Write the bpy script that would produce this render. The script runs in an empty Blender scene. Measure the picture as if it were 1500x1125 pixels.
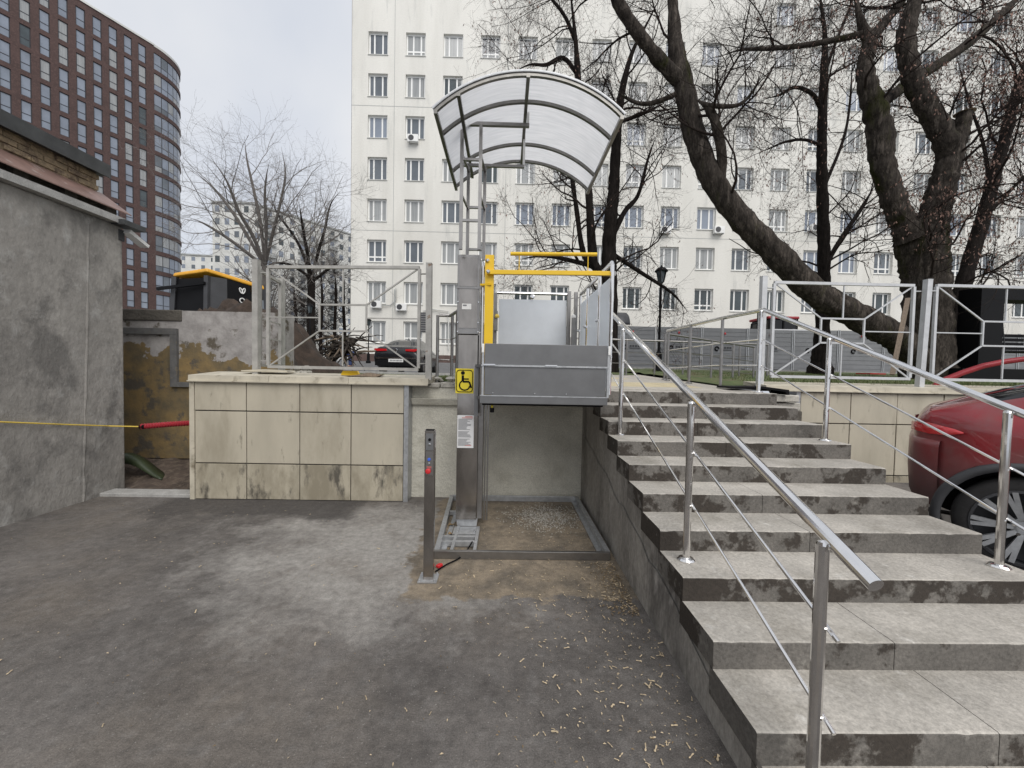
import bpy, math, random
import numpy as np
from mathutils import Vector, Matrix
random.seed(7); rng = np.random.default_rng(7)
sc = bpy.context.scene
col = sc.collection
R = math.radians

# ---------------------------------------------------------------- camera
HH = 1.778
F_PX = 575.0
RT = np.array([0.99967527, -0.01703361, 0.01895284])
UP = np.array([-0.0183981, 0.0321542, 0.99931357])
FW = np.array([0.01763133, 0.99933776, -0.03183038])
cam = bpy.data.objects.new('camera', bpy.data.cameras.new('camera'))
col.objects.link(cam)
cam.data.sensor_width = 36; cam.data.lens = F_PX / 1500 * 36
cam.data.clip_start = 0.05; cam.data.clip_end = 2000
m = Matrix.Identity(4)
for i in range(3):
    m[i][0] = RT[i]; m[i][1] = UP[i]; m[i][2] = -FW[i]
m[2][3] = HH
cam.matrix_world = m
sc.camera = cam

# ---------------------------------------------------------------- world, sun, exposure
SUN_EL, SUN_AZ = 48, 158          # azimuth: clockwise from +Y, where the light comes from
w = bpy.data.worlds.new('World'); sc.world = w; w.use_nodes = True
nt = w.node_tree; nt.nodes.clear()
out = nt.nodes.new('ShaderNodeOutputWorld'); bg = nt.nodes.new('ShaderNodeBackground')
sky = nt.nodes.new('ShaderNodeTexSky'); sky.sky_type = 'NISHITA'; sky.sun_disc = False
sky.sun_elevation = R(SUN_EL); sky.sun_rotation = R(SUN_AZ)
sky.dust_density = 4; sky.air_density = 1.0
# overcast: an even layer of pale cloud over the clear sky
tc = nt.nodes.new('ShaderNodeTexCoord')
nz = nt.nodes.new('ShaderNodeTexNoise'); nz.inputs['Scale'].default_value = 2.2; nz.inputs['Detail'].default_value = 4
nt.links.new(tc.outputs['Generated'], nz.inputs['Vector'])
cr = nt.nodes.new('ShaderNodeValToRGB')
cr.color_ramp.elements[0].position = 0.3; cr.color_ramp.elements[0].color = (5.7, 6.1, 6.9, 1)
cr.color_ramp.elements[1].position = 0.7; cr.color_ramp.elements[1].color = (7.5, 7.6, 7.8, 1)
nt.links.new(nz.outputs['Fac'], cr.inputs['Fac'])
mx = nt.nodes.new('ShaderNodeMixRGB'); mx.inputs['Fac'].default_value = 0.9
nt.links.new(sky.outputs['Color'], mx.inputs['Color1']); nt.links.new(cr.outputs['Color'], mx.inputs['Color2'])
nt.links.new(mx.outputs['Color'], bg.inputs['Color']); bg.inputs['Strength'].default_value = 0.073
nt.links.new(bg.outputs['Background'], out.inputs['Surface'])
sun = bpy.data.objects.new('sun', bpy.data.lights.new('sun', 'SUN'))
col.objects.link(sun)
sun.data.energy = 1.5; sun.data.angle = R(50); sun.data.color = (1, 0.97, 0.93)
sd = Vector((math.sin(R(SUN_AZ)) * math.cos(R(SUN_EL)), math.cos(R(SUN_AZ)) * math.cos(R(SUN_EL)), math.sin(R(SUN_EL))))
sun.rotation_euler = sd.to_track_quat('Z', 'Y').to_euler()
sc.view_settings.view_transform = 'Standard'; sc.view_settings.look = 'None'
sc.view_settings.exposure = 0.68; sc.view_settings.gamma = 1

# ---------------------------------------------------------------- pixel helpers (photo pixel -> point at a known depth)
def ray(x, y): return FW + RT * (x - 750) / F_PX - UP * (y - 562.5) / F_PX
def py(x, y, Y):
    d = ray(x, y); p = d * (Y / d[1]); p[2] += HH; return p
def pxX(x, y, X):
    d = ray(x, y); p = d * (X / d[0]); p[2] += HH; return p

# ---------------------------------------------------------------- materials
MAT = {}
def mat(name, c, rough=.6, metal=0., var=.18, scale=3., bump=0., bscale=60., c2=None, c2scale=1.2, c2lo=.5, c2hi=.62, spec=.5, coat=0., stretch=None, c3=None, c3scale=8., c3lo=.58, c3hi=.66, grain=None):
    m = bpy.data.materials.new(name); m.use_nodes = True; MAT[name] = m
    n = m.node_tree.nodes; l = m.node_tree.links
    b = n['Principled BSDF']; b.inputs['Roughness'].default_value = rough; b.inputs['Metallic'].default_value = metal
    b.inputs['Specular IOR Level'].default_value = spec; b.inputs['Coat Weight'].default_value = coat
    g = n.new('ShaderNodeNewGeometry'); src = g.outputs['Position']
    if stretch:
        mp = n.new('ShaderNodeMapping'); mp.inputs['Scale'].default_value = stretch; l.new(src, mp.inputs['Vector']); src = mp.outputs['Vector']
    def noise(s, det=6, ro=.6):
        t = n.new('ShaderNodeTexNoise'); t.inputs['Scale'].default_value = s; t.inputs['Detail'].default_value = det; t.inputs['Roughness'].default_value = ro
        l.new(src, t.inputs['Vector']); return t.outputs['Fac']
    def ramp(f, lo, hi, a, bb):
        r = n.new('ShaderNodeValToRGB'); r.color_ramp.elements[0].position = lo; r.color_ramp.elements[1].position = hi
        r.color_ramp.elements[0].color = (*a, 1); r.color_ramp.elements[1].color = (*bb, 1); l.new(f, r.inputs['Fac']); return r.outputs['Color']
    lo = tuple(max(0, v * (1 - var)) for v in c); hi = tuple(min(1, v * (1 + var)) for v in c)
    cur = ramp(noise(scale), .3, .7, lo, hi)
    for cc, s, a, bb in ((c2, c2scale, c2lo, c2hi), (c3, c3scale, c3lo, c3hi)):
        if cc is None: continue
        k = n.new('ShaderNodeMixRGB'); l.new(ramp(noise(s, 8, .65), a, bb, (0, 0, 0), (1, 1, 1)), k.inputs['Fac'])
        l.new(cur, k.inputs['Color1'])
        k.inputs['Color2'].default_value = (*cc, 1); cur = k.outputs['Color']
    if grain is None and rough >= .8: grain = (70, .22)
    if grain:
        gs, ga = grain
        k = n.new('ShaderNodeMixRGB'); k.blend_type = 'MULTIPLY'; k.inputs['Fac'].default_value = 1; l.new(cur, k.inputs['Color1'])
        l.new(ramp(noise(gs, 4, .7), .3, .7, (1 - ga,) * 3, (1 + ga,) * 3), k.inputs['Color2']); cur = k.outputs['Color']
    l.new(cur, b.inputs['Base Color'])
    if bump:
        bp = n.new('ShaderNodeBump'); bp.inputs['Strength'].default_value = bump; bp.inputs['Distance'].default_value = .03 if name.startswith('bark') else .02
        l.new(noise(bscale, 5, .65), bp.inputs['Height']); l.new(bp.outputs['Normal'], b.inputs['Normal'])
    m['cur'] = 1
    return m

mat('sand', (.2, .165, .115), .95, var=.3, scale=5, bump=.8, bscale=70, c2=(.12, .1, .075), c2scale=2.5, c2lo=.5, c2hi=.65)
mat('gravel', (.36, .34, .3), .9, var=.4, scale=40)
mat('dirt', (.075, .055, .042), .95, var=.4, scale=6, bump=1, bscale=25, c2=(.13, .1, .075), c2scale=9)
mat('soil', (.045, .031, .023), .97, var=.45, scale=5, bump=1, bscale=14, c2=(.035, .026, .02), c2scale=4)
mat('grass', (.075, .105, .03), .9, var=.4, scale=6, c2=(.12, .1, .05), c2scale=3)
mat('road', (.12, .12, .122), .85, var=.2, scale=3)
mat('kerb_stone', (.36, .355, .34), .8, var=.2, scale=8, bump=.2)
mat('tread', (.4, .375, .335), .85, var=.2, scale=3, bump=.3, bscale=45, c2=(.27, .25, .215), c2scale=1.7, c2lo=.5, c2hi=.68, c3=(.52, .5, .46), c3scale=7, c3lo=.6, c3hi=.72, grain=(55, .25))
mat('riser_shaded', (.135, .125, .112), .8, var=.25, scale=4, bump=.3, bscale=45, c2=(.042, .034, .027), c2scale=2.1, c2lo=.5, c2hi=.535, c3=(.21, .197, .176), c3scale=6, c3lo=.6, c3hi=.7, grain=(55, .3))  # step concrete with the risers' shade put into the base colour, plus damp stains
mat('cheek', (.3, .282, .255), .85, var=.28, scale=2.5, bump=.4, bscale=18, c2=(.12, .11, .1), c2scale=2.0, c2lo=.5, c2hi=.64, c3=(.4, .38, .35), c3scale=4, c3lo=.58, c3hi=.72, stretch=(1, 1, .45), grain=(40, .25))
mat('tile', (.46, .42, .335), .55, var=.1, scale=3, bump=.12, bscale=9, c2=(.34, .305, .235), c2scale=2.6, c2lo=.5, c2hi=.7, c3=(.2, .18, .14), c3scale=9, c3lo=.62, c3hi=.74, stretch=(1, 1, .3))
mat('tile_dirty', (.42, .38, .295), .6, var=.14, scale=3, bump=.12, bscale=9, c2=(.26, .23, .17), c2scale=2.8, c2lo=.45, c2hi=.62, c3=(.1, .09, .072), c3scale=6, c3lo=.54, c3hi=.68, stretch=(1, 1, .4))
mat('cap', (.5, .46, .37), .6, var=.15, scale=4, c2=(.2, .17, .12), c2scale=5, c2lo=.56, c2hi=.7)
mat('plaster', (.57, .55, .475), .85, var=.1, scale=2.5, bump=.9, bscale=11, c2=(.43, .41, .345), c2scale=2, c2lo=.5, c2hi=.7)
mat('stone', (.46, .44, .39), .9, var=.2, scale=9, bump=.7, bscale=18)
mat('render_grey', (.285, .27, .248), .9, var=.2, scale=1.3, bump=.9, bscale=8, c2=(.17, .162, .15), c2scale=2.2, c2lo=.5, c2hi=.62, c3=(.36, .35, .33), c3scale=4, c3lo=.56, c3hi=.7, stretch=(1, 1, .7), grain=(14, .16))
mat('old_ochre', (.25, .17, .062), .9, var=.25, scale=3, bump=.5, bscale=14, c2=(.14, .115, .07), c2scale=3, c2lo=.5, c2hi=.66)
mat('concrete_dark', (.1, .09, .076), .95, var=.35, scale=5, bump=.8, bscale=20)
mat('brick_old', (.27, .205, .13), .9, var=.35, scale=9, bump=.8, bscale=30, c2=(.14, .1, .07), c2scale=8)
mat('flashing', (.2, .125, .105), .5, var=.25, scale=6, c2=(.36, .3, .27), c2scale=7, c2lo=.58, c2hi=.66, metal=.1)
mat('coping', (.075, .078, .08), .45, var=.3, scale=4, metal=.4)
mat('steel', (.8, .79, .78), .12, metal=1, var=.06, scale=20)
mat('steel_dull', (.3, .29, .28), .28, metal=.85, var=.12, scale=12)
mat('steel_dark', (.29, .27, .25), .18, metal=.9, var=.35, scale=5, stretch=(1, 1, .4))
mat('galv', (.42, .43, .44), .45, metal=.6, var=.2, scale=18)
mat('panel_grey', (.15, .152, .155), .42, metal=.3, var=.1, scale=6)
mat('panel_light', (.66, .69, .72), .3, metal=0, var=.06, scale=4)
mat('fence_paint', (.4, .39, .365), .55, metal=.2, var=.18, scale=9, c2=(.2, .13, .08), c2scale=9, c2lo=.64, c2hi=.7)
mat('fence_paint_pale', (.52, .53, .54), .5, metal=.2, var=.12, scale=9, c2=(.28, .22, .18), c2scale=9, c2lo=.67, c2hi=.73)
mat('yellow', (.74, .47, .012), .4, var=.06)
mat('sign_yellow', (.74, .6, .03), .4, var=.05)
mat('machine_yellow', (.72, .36, .025), .45, var=.12, scale=4)
mat('black', (.005, .005, .006), .6, var=.2, spec=.15)
mat('black_gloss', (.014, .014, .016), .15, var=.1, coat=.6)
mat('dark_grey', (.045, .046, .05), .5, var=.2)
mat('frame_grey', (.12, .118, .115), .7, var=.25, scale=8, c2=(.2, .17, .12), c2scale=9, c2lo=.6, c2hi=.68)
mat('rib_metal', (.17, .165, .155), .3, metal=.8, var=.2, scale=12)
mat('rubber', (.022, .021, .021), .85, var=.25, scale=10)
mat('white', (.75, .75, .73), .5, var=.05)
mat('paper', (.68, .68, .68), .6, var=.05)
mat('print', (.18, .18, .19), .7, var=.1)
mat('print_red', (.5, .13, .11), .7, var=.1)
mat('red', (.55, .025, .03), .35, var=.1)
mat('blue', (.05, .13, .6), .35, var=.1)
mat('facade', (.69, .675, .625), .85, var=.05, scale=.35, bump=.2, bscale=4, c2=(.6, .585, .535), c2scale=.6, c2lo=.45, c2hi=.75, c3=(.52, .515, .48), c3scale=1.6, c3lo=.56, c3hi=.74, stretch=(1, 1, .16))
mat('plinth', (.1, .065, .055), .7, var=.2)
mat('frame_white', (.78, .78, .76), .5, var=.03)
mat('pane', (.11, .126, .143), .07, var=.3, scale=.6, spec=.8)
mat('pane_curtain', (.3, .31, .31), .12, var=.2, scale=2.5, spec=.6, stretch=(3, 3, .15))
mat('pane_dark', (.045, .06, .065), .06, var=.4, scale=.8, spec=.8)
mat('pane_sky', (.22, .25, .3), .08, var=.2, scale=.4, spec=.7)
mat('brick_red', (.072, .043, .038), .85, var=.2, scale=.8, c2=(.1, .06, .052), c2scale=6, c2lo=.5, c2hi=.6)
mat('frame_dark', (.035, .036, .042), .4, var=.1)
mat('block_white', (.6, .6, .57), .85, var=.1, scale=.3)
mat('block_grey', (.36, .37, .36), .85, var=.1, scale=.3)
mat('bark', (.04, .034, .029), .95, var=.6, scale=12, bump=1, bscale=16, c2=(.1, .085, .072), c2scale=10, c2lo=.53, c2hi=.66, c3=(.024, .025, .009), c3scale=3, c3lo=.55, c3hi=.66, stretch=(1, 1, .22), grain=(45, .55), spec=.1)
mat('bark_dark', (.017, .014, .0125), .95, var=.5, scale=14, bump=1, bscale=18, stretch=(1, 1, .25), grain=(45, .45), spec=.1)
mat('bark_pale', (.1, .09, .082), .95, var=.25, scale=6)
mat('twig_grey', (.18, .163, .15), .95, var=.25, scale=2)
mat('twig', (.03, .023, .02), .95, var=.35, scale=2, spec=.1)
mat('seed_brown', (.19, .115, .09), .9, var=.35, scale=3)
mat('seed_pale', (.5, .4, .265), .85, var=.45, scale=9)
mat('leaf_litter', (.2, .14, .075), .9, var=.5, scale=40)
mat('wood', (.2, .155, .115), .85, var=.25, scale=6, stretch=(8, 8, .6))
mat('cut_wood', (.35, .26, .17), .9, var=.2)
mat('car_black', (.01, .01, .012), .25, var=.1, coat=.35, spec=.35)
mat('car_red', (.22, .006, .012), .3, var=.08, coat=.6, c2=(.16, .05, .048), c2scale=1.6, c2lo=.52, c2hi=.72)
mat('car_glass', (.01, .011, .013), .05, var=.1, spec=.4)
mat('chrome', (.75, .75, .76), .12, metal=1, var=.03)
mat('tail_red', (.5, .014, .018), .15, var=.1, coat=1)
mat('panel_fence', (.2, .205, .212), .55, var=.1, scale=2, metal=.1)
mat('hose_red', (.3, .02, .03), .4, var=.1)
mat('cable_yellow', (.72, .52, .09), .5, var=.1)
mat('green_plastic', (.03, .042, .018), .5, var=.2)
mat('orange_vest', (.8, .12, .02), .6, var=.05)
mat('blue_cloth', (.03, .05, .14), .8, var=.15)
mat('skin', (.45, .27, .2), .6, var=.05)
mat('paving', (.42, .39, .34), .85, var=.15, scale=6, bump=.2)
mat('paving_yellow', (.5, .43, .28), .85, var=.12, scale=6, bump=.2)

# road dust on the lower body of the red car
def dusty_paint():
    m = MAT['car_red']; n = m.node_tree.nodes; l = m.node_tree.links; b = n['Principled BSDF']
    src = b.inputs['Base Color'].links[0].from_socket
    g = n.new('ShaderNodeNewGeometry'); sep = n.new('ShaderNodeSeparateXYZ'); l.new(g.outputs['Position'], sep.inputs['Vector'])
    t = n.new('ShaderNodeTexNoise'); t.inputs['Scale'].default_value = 3.5; t.inputs['Detail'].default_value = 7; l.new(g.outputs['Position'], t.inputs['Vector'])
    ma = n.new('ShaderNodeMath'); ma.operation = 'MULTIPLY_ADD'; l.new(t.outputs['Fac'], ma.inputs[0]); ma.inputs[1].default_value = .7; l.new(sep.outputs['Z'], ma.inputs[2])
    r = n.new('ShaderNodeValToRGB'); r.color_ramp.elements[0].position = .0; r.color_ramp.elements[1].position = 1.
    mr = n.new('ShaderNodeMapRange'); mr.inputs['From Min'].default_value = 1.15; mr.inputs['From Max'].default_value = 1.72; mr.inputs['To Min'].default_value = .85; mr.inputs['To Max'].default_value = 0.
    l.new(ma.outputs[0], mr.inputs['Value'])
    k = n.new('ShaderNodeMixRGB'); l.new(mr.outputs['Result'], k.inputs['Fac']); l.new(src, k.inputs['Color1']); k.inputs['Color2'].default_value = (.14, .1, .095, 1)
    l.new(k.outputs['Color'], b.inputs['Base Color'])
    ro = n.new('ShaderNodeMath'); ro.operation = 'MULTIPLY_ADD'; l.new(mr.outputs['Result'], ro.inputs[0]); ro.inputs[1].default_value = .55; ro.inputs[2].default_value = .25; l.new(ro.outputs[0], b.inputs['Roughness'])
    cw = n.new('ShaderNodeMath'); cw.operation = 'MULTIPLY_ADD'; l.new(mr.outputs['Result'], cw.inputs[0]); cw.inputs[1].default_value = -.8; cw.inputs[2].default_value = .6; l.new(cw.outputs[0], b.inputs['Coat Weight'])
dusty_paint()
# wall base shading by wear, peeling paint on the old wall
def peel_material():
    m = bpy.data.materials.new('peeling_paint'); m.use_nodes = True; MAT['peeling_paint'] = m
    n = m.node_tree.nodes; l = m.node_tree.links; b = n['Principled BSDF']; b.inputs['Roughness'].default_value = .9
    g = n.new('ShaderNodeNewGeometry')
    def noise(s, off=0., det=8):
        mp = n.new('ShaderNodeMapping'); mp.inputs['Location'].default_value = (off, off, off); l.new(g.outputs['Position'], mp.inputs['Vector'])
        t = n.new('ShaderNodeTexNoise'); t.inputs['Scale'].default_value = s; t.inputs['Detail'].default_value = det; t.inputs['Roughness'].default_value = .62
        l.new(mp.outputs['Vector'], t.inputs['Vector']); return t.outputs['Fac']
    def thr(f, a, bb):
        r = n.new('ShaderNodeValToRGB'); r.color_ramp.elements[0].position = a; r.color_ramp.elements[1].position = bb; l.new(f, r.inputs['Fac']); return r.outputs['Color']
    def mixc(fac, a, bcol):
        k = n.new('ShaderNodeMixRGB'); l.new(fac, k.inputs['Fac'])
        for s, v in (('Color1', a), ('Color2', bcol)):
            if isinstance(v, tuple): k.inputs[s].default_value = (*v, 1)
            else: l.new(v, k.inputs[s])
        return k.outputs['Color']
    base = mixc(thr(noise(6), .35, .7), (.26, .245, .235), (.42, .4, .385))
    # ochre lower coat laid bare: mask = height gradient + noise
    sep = n.new('ShaderNodeSeparateXYZ'); l.new(g.outputs['Position'], sep.inputs['Vector'])
    mr = n.new('ShaderNodeMapRange'); mr.inputs['From Min'].default_value = 1.5; mr.inputs['From Max'].default_value = 2.5; mr.inputs['To Min'].default_value = .16; mr.inputs['To Max'].default_value = -.16
    l.new(sep.outputs['Z'], mr.inputs['Value'])
    ad = n.new('ShaderNodeMath'); ad.operation = 'ADD'; l.new(noise(1.3, 3.), ad.inputs[0]); l.new(mr.outputs['Result'], ad.inputs[1])
    och = mixc(thr(noise(2.5, 9.), .4, .65), (.24, .165, .07), (.12, .098, .06))
    c = mixc(thr(ad.outputs[0], .5, .515), base, och)
    c = mixc(thr(noise(3.2, 21.), .55, .62), c, (.1, .085, .064))
    l.new(c, b.inputs['Base Color'])
    bp = n.new('ShaderNodeBump'); bp.inputs['Strength'].default_value = .6; bp.inputs['Distance'].default_value = .02
    l.new(noise(9, 3.), bp.inputs['Height']); l.new(bp.outputs['Normal'], b.inputs['Normal'])
peel_material()

def asphalt_material():
    m = bpy.data.materials.new('asphalt'); m.use_nodes = True; MAT['asphalt'] = m
    n = m.node_tree.nodes; l = m.node_tree.links; b = n['Principled BSDF']; b.inputs['Roughness'].default_value = .88
    g = n.new('ShaderNodeNewGeometry'); P = g.outputs['Position']
    def noise(sc_, det=6, ro=.6, off=0.):
        mp = n.new('ShaderNodeMapping'); mp.inputs['Location'].default_value = (off, off * .7, 0); l.new(P, mp.inputs['Vector'])
        t = n.new('ShaderNodeTexNoise'); t.inputs['Scale'].default_value = sc_; t.inputs['Detail'].default_value = det; t.inputs['Roughness'].default_value = ro; l.new(mp.outputs['Vector'], t.inputs['Vector']); return t.outputs['Fac']
    def ramp(f, lo, hi, a, c):
        r = n.new('ShaderNodeValToRGB'); r.color_ramp.elements[0].position = lo; r.color_ramp.elements[1].position = hi
        r.color_ramp.elements[0].color = (*a, 1); r.color_ramp.elements[1].color = (*c, 1); l.new(f, r.inputs['Fac']); return r.outputs['Color']
    def mix(fac, a, c, mode='MIX'):
        k = n.new('ShaderNodeMixRGB'); k.blend_type = mode
        for s_, v in (('Fac', fac), ('Color1', a), ('Color2', c)):
            if isinstance(v, tuple): k.inputs[s_].default_value = (*v, 1)
            elif isinstance(v, float): k.inputs[s_].default_value = v
            else: l.new(v, k.inputs[s_])
        return k.outputs['Color']
    def math_(op, a, c=None):
        k = n.new('ShaderNodeMath'); k.operation = op
        for i, v in enumerate((a, c)):
            if v is None: continue
            if isinstance(v, (int, float)): k.inputs[i].default_value = v
            else: l.new(v, k.inputs[i])
        return k.outputs[0]
    sep = n.new('ShaderNodeSeparateXYZ'); l.new(P, sep.inputs['Vector']); X, Y = sep.outputs['X'], sep.outputs['Y']
    c = ramp(noise(1.0, 8, .68), .32, .68, (.066, .059, .054), (.165, .151, .139))
    c = mix(ramp(noise(.5, 5, .6, 4.), .48, .7, (0, 0, 0), (.75, .75, .75)), c, (.175, .15, .124))           # dusty
    c = mix(ramp(noise(7, 8, .7, 2.), .52, .68, (0, 0, 0), (.6, .6, .6)), c, (.17, .16, .15))
    # pale cement dust beside the lift
    d = math_('ADD', math_('POWER', math_('DIVIDE', math_('ADD', X, 1.1), 1.9), 2.), math_('POWER', math_('DIVIDE', math_('SUBTRACT', Y, 3.9), 1.5), 2.))
    d = math_('ADD', d, math_('MULTIPLY', math_('SUBTRACT', noise(2.2, 8, .7, 9.), .5), 3.2))
    c = mix(ramp(d, .0, 1.25, (.9, .9, .9), (0, 0, 0)), c, (.31, .295, .272))
    ey2 = math_('ADD', math_('SUBTRACT', 4.75, Y), math_('MULTIPLY', math_('SUBTRACT', noise(1.6, 7, .65, 13.), .5), 1.3))
    ex2 = math_('SUBTRACT', math_('ABSOLUTE', math_('ADD', X, 3.1)), 1.2)
    c = mix(ramp(math_('MAXIMUM', ey2, ex2), .0, .18, (.8, .8, .8), (0, 0, 0)), c, (.055, .05, .047))   # damp strip under the tiled wall
    # sandy ground round the lift frame
    ex = math_('SUBTRACT', math_('ABSOLUTE', math_('SUBTRACT', X, .18)), .98)
    ey = math_('SUBTRACT', math_('ABSOLUTE', math_('SUBTRACT', Y, 4.25)), 1.2)
    e = math_('ADD', math_('MAXIMUM', ex, ey), math_('MULTIPLY', math_('SUBTRACT', noise(2.6, 8, .65, 5.), .5), .9))
    sand = mix(ramp(noise(3.2, 7, .65, 1.), .42, .66, (0, 0, 0), (1, 1, 1)), (.245, .2, .145), (.12, .102, .08))
    c = mix(ramp(e, .0, .05, (1, 1, 1), (0, 0, 0)), c, sand)
    # grit
    c = mix(1., c, ramp(noise(16, 6, .72, 7.), .32, .68, (.72, .72, .72), (1.25, 1.25, 1.25)), 'MULTIPLY')
    c = mix(1., c, ramp(noise(120, 4, .8), .3, .7, (.6, .6, .6), (1.4, 1.4, 1.4)), 'MULTIPLY')
    c = mix(ramp(noise(70, 4, .7, 3.), .63, .69, (0, 0, 0), (.8, .8, .8)), c, (.36, .345, .32))
    l.new(c, b.inputs['Base Color'])
    h = math_('ADD', math_('MULTIPLY', noise(130, 3, .7), .6), noise(26, 5, .7))
    bp = n.new('ShaderNodeBump'); bp.inputs['Strength'].default_value = .75; bp.inputs['Distance'].default_value = .012
    l.new(h, bp.inputs['Height']); l.new(bp.outputs['Normal'], b.inputs['Normal'])
asphalt_material()
def frosted_material():
    m = bpy.data.materials.new('frosted'); m.use_nodes = True; MAT['frosted'] = m
    n = m.node_tree.nodes; l = m.node_tree.links; n.clear(); o = n.new('ShaderNodeOutputMaterial')
    tr = n.new('ShaderNodeBsdfTranslucent'); tr.inputs['Color'].default_value = (.9, .93, .96, 1); b = n.new('ShaderNodeBsdfPrincipled'); b.inputs['Base Color'].default_value = (.74, .77, .8, 1); b.inputs['Roughness'].default_value = .25
    a = n.new('ShaderNodeMixShader'); a.inputs['Fac'].default_value = .45; l.new(tr.outputs[0], a.inputs[1]); l.new(b.outputs[0], a.inputs[2]); l.new(a.outputs[0], o.inputs['Surface'])
frosted_material()

def poly_material():
    m = bpy.data.materials.new('polycarbonate'); m.use_nodes = True; MAT['polycarbonate'] = m
    n = m.node_tree.nodes; l = m.node_tree.links; n.clear()
    o = n.new('ShaderNodeOutputMaterial')
    g = n.new('ShaderNodeNewGeometry'); mp = n.new('ShaderNodeMapping'); mp.inputs['Scale'].default_value = (2, 22, 2); l.new(g.outputs['Position'], mp.inputs['Vector'])
    t = n.new('ShaderNodeTexNoise'); t.inputs['Scale'].default_value = 2.2; t.inputs['Detail'].default_value = 6; l.new(mp.outputs['Vector'], t.inputs['Vector'])
    r = n.new('ShaderNodeValToRGB'); r.color_ramp.elements[0].position = .3; r.color_ramp.elements[0].color = (.78, .79, .8, 1); r.color_ramp.elements[1].position = .7; r.color_ramp.elements[1].color = (.92, .92, .93, 1)
    l.new(t.outputs['Fac'], r.inputs['Fac'])
    tr = n.new('ShaderNodeBsdfTranslucent'); df = n.new('ShaderNodeBsdfDiffuse'); tp = n.new('ShaderNodeBsdfTransparent')
    for k in (tr, df): l.new(r.outputs['Color'], k.inputs['Color'])
    a = n.new('ShaderNodeMixShader'); a.inputs['Fac'].default_value = .3; l.new(tr.outputs[0], a.inputs[1]); l.new(df.outputs[0], a.inputs[2])
    b = n.new('ShaderNodeMixShader'); b.inputs['Fac'].default_value = .18; l.new(a.outputs[0], b.inputs[1]); l.new(tp.outputs[0], b.inputs[2])
    l.new(b.outputs[0], o.inputs['Surface'])
poly_material()

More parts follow.
